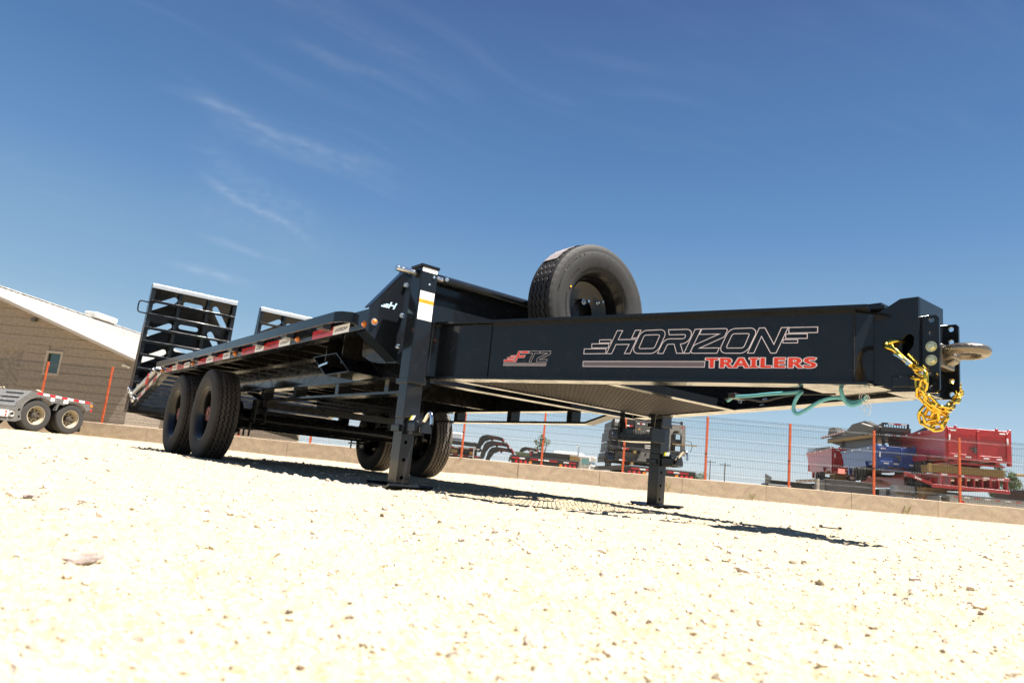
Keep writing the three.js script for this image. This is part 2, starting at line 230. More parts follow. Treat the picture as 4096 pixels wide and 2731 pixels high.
// a tyre with zigzag grooves, axis along z, outer face towards +z
function tyreGeo(dust) {
  const R = .3985, prof = [[-.085, .222, 0], [-.099, .240, 0], [-.108, .256, 0], [-.1095, .262, 0], [-.1165, .300, 0], [-.1165, .322, 0], [-.1135, .345, 0], [-.110, .352, 0], [-.1105, .356, 0], [-.106, .375, 1], [-.0985, .391, 2]];
  const tread = [[-.095, R - .004, 0, 3]]; for (const a of [-.057, -.019, .019, .057]) { const c = R - 2.2 * a * a * .5; tread.push([a - .0066, c, 1, 3], [a - .0048, c - .012, 1, 4], [a + .0048, c - .012, 1, 4], [a + .0066, c, 1, 3]); } tread.push([.095, R - .004, 0, 3]);
  const rows = [...prof.map(([a, r, k]) => [a, r, 0, k]), ...tread, ...prof.slice().reverse().map(([a, r, k]) => [-a, r, 0, k])], N = 192, pos = [], col = [], idx = [], tones = [dust ? [.75, .72, .72] : [.5, .49, .49], dust ? [.8, .77, .75] : [.6, .58, .56], dust ? [1.2, 1.12, 1.02] : [.7, .67, .64], dust ? [3.1, 2.65, 2.2] : [.8, .76, .72], dust ? [.7, .62, .55] : [.3, .3, .3]];
  for (let i = 0; i < N; i++) {
    const t = i / N * 2 * Math.PI, zig = [0, 1, 0, -1][i % 4] * .0075, notch = i % 4 === 0;
    for (const [a, r, z, k] of rows) { const q = k === 2 && notch ? r - .0045 : r; pos.push(q * Math.cos(t), q * Math.sin(t), a + z * zig); const j = 1 + .14 * n3(Math.cos(t) * 2.2, Math.sin(t) * 2.2, a * 9) + (dust && k >= 2 ? .16 * n3(Math.cos(t) * 9, Math.sin(t) * 9, a * 40) : 0); col.push(tones[k][0] * j, tones[k][1] * j, tones[k][2] * j); }
  }
  const n = rows.length; for (let i = 0; i < N; i++) for (let j = 0; j < n - 1; j++) { const a = i * n + j, b = ((i + 1) % N) * n + j; idx.push(a, b, a + 1, b, b + 1, a + 1); }
  const g = new THREE.BufferGeometry(); g.setAttribute('position', new THREE.Float32BufferAttribute(pos, 3)); g.setAttribute('color', new THREE.Float32BufferAttribute(col, 3)); g.setIndex(idx);
  const o = bake(toCreasedNormals(g, .6)); o.userData.keep = true; return o;
}
const lathe = (pts, seg = 48) => new THREE.LatheGeometry(pts.map(([r, z]) => new THREE.Vector2(r, z)), seg).rotateX(Math.PI / 2);
G.rim = () => [lathe([[.222, -.09], [.232, -.088], [.214, -.075], [.2, -.03], [.2, .04], [.208, .062], [.222, .07], [.234, .082], [.2385, .09], [.2385, .095], [.232, .097], [.228, .09], [.217, .076], [.203, .064], [.195, .04], [.193, -.02], [.185, -.03]]), lathe([[.186, -.02], [.186, -.034], [.14, -.046], [.09, -.05], [.082, -.05], [.082, -.041], [.14, -.037], [.18, -.022], [.186, -.02]])];
G.tyreDusty = tyreGeo(true); G.tyreClean = tyreGeo(false);
const wheelProto = new THREE.Group(); wheelProto.name = 'wheel';
{
  obj('tyre', G.tyreDusty, M.rubber, wheelProto); obj('rim', G.rim(), M.rimPaint, wheelProto);
  obj('hub', [cyl([0, 0, -.1], [0, 0, .045], .078, .066, 28), cyl([0, 0, .045], [0, 0, .052], .05, .05, 24)], M.hub, wheelProto);
  obj('hub_cap', [lathe([[.062, .046], [.062, .056], [.046, .057], [.046, .046]], 28), ...Array.from({ length: 6 }, (_, i) => cyl([.054 * Math.cos(i * 1.047), .054 * Math.sin(i * 1.047), .05], [.054 * Math.cos(i * 1.047), .054 * Math.sin(i * 1.047), .064], .0055, .0055, 8)), cyl([0, 0, .045], [0, 0, .06], .02, .018, 12)], M.redHub, wheelProto);
  for (let i = 0; i < 8; i++) obj('wheel_nut', cyl([.113 * Math.cos(i * .7854), .113 * Math.sin(i * .7854), -.045], [.113 * Math.cos(i * .7854), .113 * Math.sin(i * .7854), -.01], .012, .011, 6), M.zinc, wheelProto);
}
let firstWheel = true;
for (const s of both) for (const x of [-6.68, -7.78]) { const w = firstWheel ? wheelProto : wheelProto.clone(); firstWheel = false; w.name = numbered('wheel'); w.position.set(x + 6, .3955, s * 1.11); w.rotation.set(0, s > 0 ? 0 : Math.PI, rr(0, 6)); T.add(w); }

// dovetail
{
  const m = .37 / 1.41, yB = (x) => .85 + (x + 8.64) * m;
  for (const s of both) obj('dovetail_rail', [plateZ([[-8.66, .962], [-8.66, .85], [-10.08, .474], [-10.08, .585]], s > 0 ? 1.2 : -1.222, s > 0 ? 1.222 : -1.2, [], .002), bar([-8.65, .8535, s * 1.172], [-10.07, .483, s * 1.172], .056, .009)], M.paint, T);
  for (let i = 0; i < 9; i++) { const x = -8.69 - i * .157; obj('dovetail_cleat', [bar([x, yB(x) + .004, -1.19], [x, yB(x) + .004, 1.19], .036, .006, V(-m, 1, 0)), bar([x + .016, yB(x) + .03, -1.19], [x + .016, yB(x) + .03, 1.19], .005, .05, V(-m, 1, 0))], M.paint, T); }
  for (const zz of [-.78, .78, -.3, .3]) obj('dovetail_beam', plateZ([[-8.66, .93], [-8.66, .875], [-10.05, .51], [-10.05, .56]], zz - .005, zz + .005), M.dusty, T);
  obj('end_bar', [rbox(-10.13, -10.075, .455, .6, -1.222, 1.222, .004), box(-10.16, -10.13, .41, .5, -1.222, 1.222)], M.paint, T);
}
// reflective tape with its print, white and red in turn
const logoLines = ['M60 199L294 200L294 247L59 248ZM139 150L319 152L318 191L140 191ZM218 112L340 113L340 143L218 143Z', 'M397 26L453 27L413 114L599 114L544 249L486 249L529 161L393 161L356 249L301 248ZM582 27L638 28L607 100L550 101Z', 'M710 31L834 29Q885 36 873 91L833 189Q801 246 745 250L619 249Q566 241 580 181L624 80Q652 30 710 31ZM693 76L811 76Q826 78 823 91L787 184Q778 203 758 203L642 203Q628 201 632 188L667 96Q676 76 693 76Z', 'M906 31L1079 32Q1124 38 1122 79Q1111 159 1025 166L1056 251L994 250L967 166L918 166Q903 167 898 178L868 251L813 250L850 165Q875 116 930 116L1042 118Q1070 113 1069 90Q1067 79 1055 79L915 79Z', 'M1154 34L1209 33L1115 251L1062 251Z',
  'M1216 33L1425 35Q1445 38 1439 57L1425 93Q1418 110 1400 117L1202 206L1378 206L1358 253L1145 251Q1119 247 1130 220L1145 188Q1152 178 1171 170L1371 82L1195 81Z', 'M1518 37L1639 36Q1687 44 1682 87Q1680 99 1671 116L1634 204Q1604 251 1559 255L1429 253Q1382 244 1392 196L1436 91Q1462 36 1518 37ZM1504 83L1616 84Q1631 84 1628 97L1593 190Q1582 208 1566 209L1453 209Q1438 207 1442 192L1479 102Q1487 84 1504 83Z', 'M1711 38L1757 38L1834 182L1890 40L1944 40L1853 256L1810 256L1731 111L1673 255L1620 254Z', 'M1950 41L2172 43L2172 89L1950 88ZM1926 96L2094 97L2094 136L1926 134ZM1906 143L2021 144L2021 172L1906 171Z'];
const tapeTex = (bg, fg) => canvasTex(512, 160, (c, w, h) => { c.fillStyle = bg; c.fillRect(0, 0, w, h); c.strokeStyle = bg === '#ececf0' ? 'rgba(120,120,140,.10)' : 'rgba(255,150,150,.10)'; for (let i = -20; i < 60; i++) { c.beginPath(); c.moveTo(i * 12, 0); c.lineTo(i * 12 + 160, 160); c.moveTo(i * 12 + 160, 0); c.lineTo(i * 12, 160); c.stroke(); } c.save(); c.translate(42, 42); c.scale(.193, .27); c.fillStyle = fg; for (const p of logoLines) c.fill(new Path2D(p), 'evenodd'); c.restore(); });
M.tapeWhite = P({ map: tapeTex('#ececf0', '#15151c'), roughness: .4, clearcoat: .5 }); M.tapeRed = P({ map: tapeTex('#b80d1c', '#5a0810'), roughness: .4, clearcoat: .5 });
M.plainWhite = P({ color: lin(.8, .8, .82), roughness: .4 }); M.plainRed = P({ color: lin(.46, .012, .02), roughness: .4 });
const tapeRuns = [[-3.77, -4.0, -4.32], [-4.71, -4.93, -5.25, -5.45, -5.78], [-6.1, -6.3, -6.61, -6.83, -7.13], [-7.44, -7.66, -7.96, -8.17, -8.47]];
for (const run of tapeRuns) for (let i = 0; i < run.length - 1; i++) decal('reflective_tape', [run[i + 1], .8525, 1.2235], [run[i] - run[i + 1], 0, 0], [0, .052, 0], i % 2 ? M.tapeRed : M.tapeWhite, T);
for (let i = 0; i < 6; i++) { const x0 = -8.71 - i * .178, m = .37 / 1.41; decal('reflective_tape', [x0 - .172, .85 + (x0 - .172 + 8.64) * m + .012, 1.2238], [.172, .172 * m, 0], [0, .05, 0], i % 2 ? M.tapeRed : M.tapeWhite, T); }
for (const x of [-3.572, -4.57, -5.95, -7.31, -8.64]) obj('marker_lamp', [cyl([x, .876, 1.222], [x, .876, 1.228], .02, .019, 20), new THREE.SphereGeometry(.015, 16, 8, 0, 6.3, 0, 1.57).rotateX(Math.PI / 2).translate(x, .876, 1.228)], M.amber, T);

// ramps
function rampParts() {
  const z0 = .165, z1 = 1.26, top = 2.1, bot = .41, xf = (y) => -10.05 - .035 * (top - y), xr = (y) => mix(-10.125, -10.36, (top - y) / (top - bot)), r = new THREE.Group(); r.name = numbered('ramp'); T.add(r);
  const side = [[xf(top), top], [xf(bot + .06), bot + .06], [xf(bot) - .02, bot], [xr(bot), bot], [xr(top), top]], holes = [];
  for (let i = 0; i < 6; i++) { const y = 1.72 - i * .235, c = (xf(y) + xr(y)) / 2 - .015, w = (xf(y) - xr(y)) * .28; holes.push([[c + w * .5, y + .1], [c + w * .9, y + .1], [c - w * .2, y - .1], [c - w * .6, y - .1]]); }
  for (const z of [z1 - .008, z0]) obj('side_plate', plateZ(side, z, z + .008, holes), M.paint, r);
  for (const z of [z1 - .048, z0 + .008]) obj('side_post', bar([xf(top) - .012, top - .03, z + .02], [xf(bot + .05) - .012, bot + .05, z + .02], .04, .024, V(1, 0, 0)), M.paint, r);
  for (const k of [1 / 3, 2 / 3]) { const z = mix(z0, z1, k); obj('inner_rib', plateZ([[xf(top) - .03, top - .05], [xf(bot) - .04, bot + .06], [xr(bot) + .012, bot + .06], [xr(top) + .006, top - .05]], z - .006, z + .006), M.paint, r); obj('inner_post', bar([xf(top) - .03, top - .04, z], [xf(bot) - .03, bot + .05, z], .038, .016, V(1, 0, 0)), M.paint, r); }
  obj('top_bar', [rbox(xf(top) - .075, xf(top) + .008, top - .004, top + .006, z0, z1, .002), rbox(xf(top), xf(top) + .008, top - .052, top - .004, z0, z1, .002)], M.galv, r);
  for (let i = 0; i < 9; i++) { const y = 1.885 - i * .178; obj('tread_bar', [bar([xf(y) + .004, y, z0 + .01], [xf(y) + .004, y, z1 - .01], .046, .012, V(.2, 1, 0), .0055), bar([xf(y) + .022, y - .014, z0 + .01], [xf(y) + .022, y - .014, z1 - .01], .01, .034, V(.2, 1, 0), .004)], M.paint, r); }
  const H = [], W = z1 - z0, L = (top - bot) / Math.cos(.14), w3 = W / 3; // sheet in local (u across from near edge, v up), then leaned
  for (let i = 0; i < 5; i++) { const v = L - .2 - i * .355; H.push(slot(w3 * .5, v - .02, .36, .075, .55)); H.push(slot(W - w3 * .5, v - .06, .34, .075, -.95)); if (i) H.push(slot(w3 * 1.5, L - .17 - (i - 1) * .31, .25, .06)); }
  const sheet = ext(shape([[0, .02], [W, .02], [W, L - .01], [0, L - .01]], H), .004), b = new THREE.Matrix4().makeBasis(V(0, 0, -1), V(xr(top) - xr(bot), top - bot, 0).normalize(), V(1, 0, 0).applyAxisAngle(V(0, 0, 1), -.138)).setPosition(xr(bot) + .008, bot, z1 - .001);
  obj('back_plate', sheet.applyMatrix4(b), M.paint, r);
  obj('foot_plate', [rbox(xf(bot) - .03, xf(bot) + .0, bot, bot + .16, z0 + .008, z1 - .008, .003), box(xr(bot) + .02, xf(bot) - .03, bot + .001, bot + .007, z0 + .009, z1 - .009)], M.dusty, r);
  return r;
}
const rampA = rampParts();
obj('handle', tube([[-10.14, 1.86, 1.26], [-10.145, 1.863, 1.345], [-10.15, 1.85, 1.36], [-10.155, 1.735, 1.36], [-10.16, 1.72, 1.345], [-10.165, 1.715, 1.26]], .009, 40, 8), M.paint, rampA);
const rampB = rampA.clone(); rampB.name = numbered('ramp'); rampB.position.z = -1.425; rampB.remove(...rampB.children.filter((c) => c.name.startsWith('handle'))); T.add(rampB);
obj('spring_arm', [bar([-8.90, .885, 1.252], [-10.03, .64, 1.252], .03, .05, V(0, 1, 0), .004), cyl([-10.06, .64, 1.23], [-10.06, .64, 1.275], .03, .03, 16)], M.galv, T);
obj('ratchet_head', [rbox(-8.93, -8.79, .868, .925, 1.236, 1.27, .012), cyl([-8.76, .89, 1.226], [-8.76, .89, 1.275], .036, .036, 20), cyl([-8.9, .89, 1.23], [-8.9, .89, 1.28], .026, .026, 16)], M.steel, T);
obj('ratchet_lever', [bar([-9.13, .85, 1.262], [-9.23, .745, 1.262], .026, .05, V(0, 1, 0), .008)], M.redLever, T);
obj('shackle', [tube([[-10.17, .71, 1.265], [-10.2, .735, 1.28], [-10.24, .72, 1.275], [-10.22, .67, 1.265], [-10.18, .67, 1.265]], .011, 30, 8, true), tube([[-9.92, .585, 1.245], [-9.95, .615, 1.26], [-9.99, .6, 1.26], [-9.98, .555, 1.25], [-9.93, .55, 1.245]], .012, 30, 8, true), cyl([-9.94, .58, 1.225], [-9.94, .58, 1.275], .02, .02, 12)], M.steel, T);

// front bulkhead with its wings, and the rail along its top
const xB = -3.5;
obj('bulkhead', [box(xB - .02, xB, .63, 1.215, -.98, .98), box(xB - .08, xB + .012, 1.215, 1.224, -1.05, 1.05), box(xB - .05, xB - .02, .95, 1.2, -.03, .03)], M.paint, T);
obj('top_rail', [rbox(xB + .012, xB + .05, 1.19, 1.238, -.94, .92, .008), box(xB, xB + .012, 1.2, 1.214, -.94, .94)], M.paint, T);
for (const s of both) {
  const w = [[1.239, .962], [1.24, .836], [1.035, .70], [.98, .665], [.98, 1.214], [1.05, 1.214]];
  const k = w.map(([z, y]) => [s * z, y]);
  obj('wing_panel', plateX(k, xB - .014, xB), M.paint, T);
  obj('wing_flange', [bar([xB - .06, .831, s * 1.24], [xB - .06, .697, s * 1.035], .008, .12, V(1, 0, 0)), bar([xB - .03, .966, s * 1.24], [xB - .03, 1.217, s * 1.05], .008, .06, V(1, 0, 0))], M.paint, T);
  obj('gusset', plateZ([[-4.03, .87], [-4.02, .765], [-3.9, .725], [-3.78, .705], [-3.515, .69], [-3.515, .87]], s * 1.0 - .004, s * 1.0 + .004), M.dusty, T);
}
obj('marker_lamp', [cyl([xB, .885, 1.205], [xB + .008, .885, 1.205], .021, .02, 20)], M.steel, T);
obj('marker_lamp', [new THREE.SphereGeometry(.0155, 16, 8, 0, 6.3, 0, 1.57).rotateZ(-Math.PI / 2).translate(xB + .008, .885, 1.205)], M.amber, T);
for (const y of [1.133, .955, .775]) obj('bolt', hexBolt([xB, y, 1.04], [1, 0, 0], .0115, .02), M.zinc, T);
// rectangular tool tray under the deck
{ const a = [[-4.62, .785], [-4.24, .788], [-4.01, .655], [-4.376, .648]], c = [-4.31, .72], q = a.map(([x, y]) => [c[0] + (x - c[0]) * .955, c[1] + (y - c[1]) * .93]); obj('tool_tray', [plateZ(a, .86, 1.08, [q])], M.paint, T); obj('tray_bracket', [box(-4.46, -4.45, .72, .87, .86, 1.06), box(-4.2, -4.19, .72, .87, .86, 1.06)], M.dusty, T); obj('tray_latch', [bar([-4.5, .715, 1.075], [-4.36, .73, 1.075], .014, .014)], M.steel, T); }

// jacks: outer tube, sliding tube, inner leg with holes, spring pin, foot
const labelTex = canvasTex(260, 420, (c, w, h) => { c.fillStyle = '#f3f2ee'; c.fillRect(0, 0, w, h); c.fillStyle = '#f09a1a'; c.fillRect(0, 118, w, 60); c.fillStyle = '#4a4652'; c.textAlign = 'center'; c.font = '46px serif'; c.fillText('TRAILER', w / 2, 52); c.fillText('JACK', w / 2, 94); c.font = 'bold 17px serif'; c.fillStyle = '#7a4410'; c.fillText('WARNING', w / 2, 140); c.fillRect(30, 150, w - 60, 3); c.fillRect(40, 160, w - 80, 3); c.fillStyle = '#6a6a75'; for (const x of [70, 100, 185, 215]) c.fillRect(x, 190, 4, 34); c.fillStyle = '#b4b4ba'; for (let i = 0; i < 14; i++) for (const x of [16, 140]) c.fillRect(x, 250 + i * 11, 60 + (i * 37 + x) % 45, 3); });
const greaseTex = canvasTex(256, 72, (c, w, h) => { c.fillStyle = '#20222a'; c.fillRect(0, 0, w, h); c.fillStyle = '#f4f4f4'; c.beginPath(); c.roundRect(4, 4, w - 8, h - 8, 12); c.fill(); c.fillStyle = '#22222c'; c.font = '40px sans-serif'; c.textAlign = 'center'; c.fillText('Grease Point', w / 2, 50, 226); });
const cautionTex = canvasTex(128, 96, (c, w, h) => { c.fillStyle = '#f5f5f2'; c.fillRect(0, 0, w, h); c.fillStyle = '#e8dc10'; c.fillRect(0, 0, 46, h); c.fillStyle = '#222'; c.beginPath(); c.moveTo(24, 46); c.lineTo(38, 72); c.lineTo(10, 72); c.fill(); c.font = 'bold 17px sans-serif'; c.fillText('LIFT', 56, 40); c.fillRect(56, 52, 58, 4); c.fillRect(56, 64, 46, 4); c.fillRect(56, 76, 54, 4); });
M.jackLabel = P({ map: labelTex, roughness: .5 }); M.grease = P({ map: greaseTex, roughness: .5 }); M.caution = P({ map: cautionTex, roughness: .45 });
function jack(zc, near) {
  const j = new THREE.Group(); j.name = numbered('jack'); T.add(j); const X0 = -3.27, X1 = -3.378, hw = .0525;
  obj('outer_tube', rbox(X1, X0, .56, 1.2, zc - hw, zc + hw, .007), M.paint, j);
  obj('tube_cap', rbox(X1 - .008, X0 + .006, 1.2, 1.216, zc - hw - .006, zc + hw + .006, .004), M.paint, j);
  obj('sliding_tube', [rbox(X1 - .012 + .018, X0 - .008, .372, .575, zc - .048, zc + .048, .006)], M.paint, j);
  obj('collar', [rbox(X1 - .022, X0 - .002, .558, .588, zc - .062, zc + .055, .003), rbox(X1 - .02, X1 + .07, .302, .338, zc - .055, zc + .052, .004)], M.paint, j);
  const leg = (() => { const s = shape([[-.0385, .02], [.0385, .02], [.0385, .375], [-.0385, .375]], [.065, .157, .248].map((y) => circ(-.008, y, .0098))); return ext(s, .008, 0).rotateY(Math.PI / 2).translate(-3.2985, 0, zc); })();
  obj('inner_leg', [leg, box(-3.372, -3.2985, .02, .375, zc + .031, zc + .0385), box(-3.372, -3.2985, .02, .375, zc - .0385, zc - .031), box(-3.38, -3.372, .02, .375, zc - .0385, zc + .0385)], M.paint, j);
  obj('foot_plate', [rbox(-3.42, -3.22, .010, .022, zc - .13, zc + .13, .003), bar([-3.22, .016, zc], [-3.19, .03, zc], .26, .011, V(0, 1, 0)), bar([-3.42, .016, zc], [-3.45, .03, zc], .26, .011, V(0, 1, 0))], M.paint, j);
  obj('pin_housing', [cyl([-3.285, .345, zc - .01], [-3.2, .345, zc - .01], .034, .034, 24), box(-3.285, -3.19, .308, .345, zc - .044, zc + .024), rbox(-3.2, -3.17, .302, .352, zc - .06, zc - .04, .004), plateX([[zc - .058, .302], [zc + .01, .302], [zc + .012, .33], [zc - .01, .372], [zc - .04, .362], [zc - .056, .33]], -3.165, -3.157)], M.paint, j);
  obj('sliding_bracket', box(-3.2905, -3.215, .29, .3075, zc - .04, zc + .02), M.dusty, j);
  obj('pin_handle', tube([[-3.2, .342, zc - .012], [-3.165, .36, zc - .012], [-3.135, .395, zc - .012], [-3.112, .405, zc - .012], [-3.096, .39, zc - .012], [-3.088, .345, zc - .012]], .0095, 40, 10), M.steel, j);
  decal('caution_label', [-3.27, .358, zc + .0208], [.045, 0, 0], [0, .032, -.016], M.caution, j);
  if (near) {
    decal('jack_label', [X0 + .001, .907, zc + .046], [0, 0, -.09], [0, .158, 0], M.jackLabel, j); decal('grease_label', [X0 + .001, 1.173, zc + .0495], [0, 0, -.098], [0, .026, 0], M.grease, j);
    obj('bolt', [...hexBolt([X0, 1.155, zc - .028], [1, 0, 0], .006, .008), ...hexBolt([X0, 1.108, zc - .005], [1, 0, 0], .005, .006)], M.zinc, j);
  }
  return j;
}
jack(1.022, true); jack(-1.022, false);
obj('crank_shaft', cyl([-3.32, 1.165, 1.205], [-3.32, 1.168, .905], .0155, .0155, 24), M.steel, T);
obj('crank_coupling', [cyl([-3.32, 1.165, 1.09], [-3.32, 1.165, 1.074], .024, .024, 20)], M.paint, T);
obj('cross_shaft', cyl([-3.32, 1.169, .91], [-3.32, 1.169, -.97], .02, .02, 20), M.paint, T);
obj('bolt', hexBolt([-3.3, 1.171, .895], [1, 0, 0], .009, .016), M.zinc, T);

// tongue: two converging beams, lateral angles, mesh floor
const wz = (x) => .78 - .347 * (x + 3.08), bdir = V(1, 0, -.347).normalize();
for (const s of both) {
  const a = (x, y, o = 0) => V(x, y, s * (wz(x) + o));
  obj('tongue_beam', [bar(a(-3.5, .765), a(-1.345, .765), .008, .295), bar(a(-3.42, .6135), a(-1.30, .6135), .104, .0125), bar(a(-3.42, .9175), a(-1.30, .9175), .104, .0125)], M.paint, T);
  obj('stiffener', [bar(a(-3.27, .765, .02), a(-3.08, .765, .02), .008, .286), bar(a(-3.085, .765, .022), a(-3.0, .765, .006), .008, .286)], M.paint, T);
}
const weld = (p, q) => { const g = [], A = A3(p), B = A3(q), n = Math.round(A.distanceTo(B) / .011); for (let i = 0; i < n; i++) g.push(new THREE.SphereGeometry(.0055, 7, 5).scale(1, .75, 1).translate(...A.clone().lerp(B, (i + .5) / n).toArray())); return g; };
obj('weld_bead', [...weld([-3.012, .625, wz(-3.012) + .007], [-3.012, .91, wz(-3.012) + .007]), ...weld([-3.268, .625, .962], [-3.268, .91, .962]), ...weld([-1.345, .625, .187], [-1.345, .9, .187])], M.paint, T);
obj('lateral_angle', [box(-3.262, -3.215, .6075, .6145, -.775, .775), box(-3.2685, -3.262, .6075, .66, -.78, .78)], M.paint, T);
obj('lateral_angle', [box(-3.43, -3.385, .596, .603, -.84, .84), box(-3.436, -3.43, .596, .65, -.84, .84)], M.paint, T);
obj('lateral_angle', [box(-2.385, -2.335, .606, .613, -.475, .475), box(-2.392, -2.385, .606, .66, -.475, .475)], M.paint, T);
{ // expanded metal: strands that zigzag along the tongue, each cut to the trapezium between the beams
  const g = [], px = .036, pz = .0158; let k = 0;
  for (let z = -.72; z < .72; z += pz, k++) {
    const xEnd = -3.08 - (Math.abs(z) + .012 - .78) / .347, xe = Math.min(-2.39, xEnd), pts = []; let i = 0;
    for (let x = -3.212; x < xe; x += px / 2, i++) pts.push(V(x, .6165 + ((i + k) % 2 ? .002 : -.002), z + ((i + k) % 2 ? .0074 : -.0074)));
    for (let i = 0; i + 1 < pts.length; i++) g.push(bar(pts[i], pts[i + 1], .0027, .0044));
  }
  const m = obj('mesh_floor', g, S({ color: lin(.075, .062, .05), roughness: .38 }), T); m.userData.kind = 'stuff';
}
// nose box, hitch channel, bolts, lunette ring
{
  const hz = .112, sp = [[-1.305, .905], [-1.26, .926], [-1.205, .957], [-1.138, .957], [-1.138, .592], [-1.215, .592], [-1.27, .617], [-1.305, .617]];
  for (const s of both) {
    const hole = [[-1.205, .735], [-1.2, .80], [-1.182, .818], [-1.165, .815], [-1.152, .80], [-1.156, .765], [-1.172, .745], [-1.185, .722]];
    obj('nose_side', plateZ(sp, s > 0 ? hz - .01 : -hz, s > 0 ? hz : -hz + .01, [hole], .0015), M.paint, T);
    obj('nose_cheek', bar([-1.35, .763, s * (wz(-1.35) - .006)], [-1.306, .763, s * (hz - .006)], .008, .286), M.paint, T);
  }
  obj('nose_front', [rbox(-1.148, -1.137, .595, .955, -hz + .01, hz - .01, .002)], M.paint, T);
  obj('nose_top', [bar([-1.205, .9535, 0], [-1.138, .9535, 0], 2 * hz - .022, .006, V(0, 1, 0)), box(-1.3, -1.21, .898, .904, -hz + .012, hz - .012)], M.paint, T);
  obj('nose_cap', [rbox(-1.56, -1.27, .93, .945, -.16, .1, .003), box(-1.5, -1.3, .94, .966, -.1, .06)], M.paint, T);
  obj('nose_floor', [box(-1.26, -1.15, .594, .6, -hz + .012, hz - .012), plateY([[-1.6, -.27], [-1.6, .27], [-1.3, .16], [-1.3, -.16]], .6215, .6275)], M.paint, T);
  const ys = [.864, .813, .762, .71, .659, .607];
  for (const s of both) {
    const z = s > 0 ? .083 : -.095, p = [[-1.137, .588], [-1.085, .588], [-1.074, .6], [-1.074, .874], [-1.082, .883], [-1.137, .883]];
    obj('hitch_channel', plateZ(p, z, z + .012, ys.map((y) => circ(-1.1, y, .0098)), .001), M.paint, T);
  }
  obj('hitch_channel', [box(-1.137, -1.127, .59, .882, -.083, .083)], M.paint, T);
  for (const y of [.762, .71]) obj('hitch_bolt', [...hexBolt([-1.1, y, .095], [0, 0, 1], .0155, .014), cyl([-1.1, y, -.12], [-1.1, y, .095], .0095, .0095, 12), ...hexBolt([-1.1, y, -.095], [0, 0, -1], .0155, .014)], M.goldBolt, T);
  obj('lunette_ring', [new THREE.TorusGeometry(.0605, .0192, 20, 48).rotateX(Math.PI / 2 - .035).translate(-1.018, .7545, 0), rbox(-1.12, -1.078, .69, .782, -.06, .06, .008), bar([-1.09, .742, 0], [-1.05, .75, 0], .082, .05, V(0, 1, 0), .01), bar([-1.085, .715, 0], [-1.055, .732, 0], .05, .034, V(0, 1, 0), .006)], M.cast, T);
  obj('clevis', [rbox(-1.229, -1.16, .608, .651, hz + .0015, hz + .016, .004), rbox(-1.165, -1.11, .604, .656, hz + .0015, hz + .02, .006), tube([[-1.112, .642, hz + .016], [-1.098, .642, hz + .04], [-1.098, .616, hz + .04], [-1.112, .616, hz + .016]], .008, 20, 8)], M.paint, T);
  obj('clevis_pin', [cyl([-1.118, .593, hz + .03], [-1.118, .665, hz + .03], .0075, .0075, 12), cyl([-1.118, .662, hz + .03], [-1.118, .67, hz + .03], .012, .012, 12), cyl([-1.118, .598, hz + .022], [-1.118, .6, hz + .05], .003, .003, 6)], M.steel, T);
  for (const [x, y, z] of [[-2.331, .64, -.475], [-2.13, .637, -.41], [-2.15, .605, -.42], [-1.558, .625, -.2]]) obj('bolt', hexBolt([x, y + .02, s_(z, x)], [.1, 0, 1], .009, .022), M.zinc, T);
  function s_(z, x) { return -(wz(x) - .006); }
}
// lettering on the near beam
const decalMat = (w, h, draw) => P({ map: canvasTex(w, h, draw), transparent: true, roughness: .45, clearcoat: .3, clearcoatRoughness: .1 });
M.logo = decalMat(2048, 380, (c) => {
  c.scale(2048 / 2200, 2048 / 2200); c.lineJoin = 'miter'; c.strokeStyle = '#e3d9e2'; c.lineWidth = 6.5;
  for (const p of logoLines) { const q = new Path2D(p); c.fillStyle = 'rgba(38,42,50,1)'; c.stroke(q); }
  const b = new Path2D('M59 322L1257 326L1255 376L61 372Z'); c.fillStyle = '#6b6266'; c.fill(b); c.stroke(b);
  c.save(); c.translate(1262, 379); c.font = 'bold 116px sans-serif'; const w = c.measureText('TRAILERS').width; c.scale(910 / w, 1); c.lineWidth = 13; c.lineJoin = 'round'; c.strokeText('TRAILERS', 0, 0); c.lineWidth = 5; c.strokeStyle = c.fillStyle = '#e8380a'; c.fillText('TRAILERS', 0, 0); c.lineWidth = 2.5; c.strokeText('TRAILERS', 0, 0); c.restore();
});
M.model = decalMat(640, 200, (c) => {
  c.strokeStyle = '#ded6dc'; c.lineWidth = 4; c.lineJoin = 'miter';
  const r = new Path2D('M41 111L161 111L161 135L41 135ZM83 87L173 87L174 106L83 106ZM123 68L185 68L185 82L123 82ZM213 23L242 23L223 67L302 68L288 91L211 91L194 135L167 135ZM251 23L338 24L330 47L244 47Z'), k = new Path2D('M346 24L471 25L462 48L411 47L377 135L351 135L387 47L338 47ZM480 25L593 26Q601 28 599 35Q592 59 582 64L472 112L565 112L555 136L443 135Q435 132 438 125Q444 101 451 96L562 49L471 48Z'), b = new Path2D('M41 150L557 152L546 177L41 174Z');
  c.fillStyle = '#e0301a'; c.fill(r); c.stroke(r); c.lineWidth = 3; c.stroke(k); c.fillStyle = '#837a7b'; c.fill(b); c.stroke(b);
});
{
  const at = (s, y, x0) => { const x = x0 + s / 1.0585; return V(x, y, wz(x) + .0052); };
  const q = (name, x0, y0, w, h, m) => { const o = at(0, y0, x0), r = at(w, y0, x0).sub(o); decal(name, o, r, [0, h, 0], m, T); };
  q('lettering', -2.5, .87 - .2041, 1.1, .2041, M.logo); q('lettering', -2.93, .675, .32, .1, M.model);
}
M.smallLogo = decalMat(256, 128, (c) => { c.scale(.37, .42); c.translate(10, 12); c.fillStyle = '#b9dcf2'; c.fill(new Path2D(logoLines[0])); c.fill(new Path2D(logoLines[1])); });
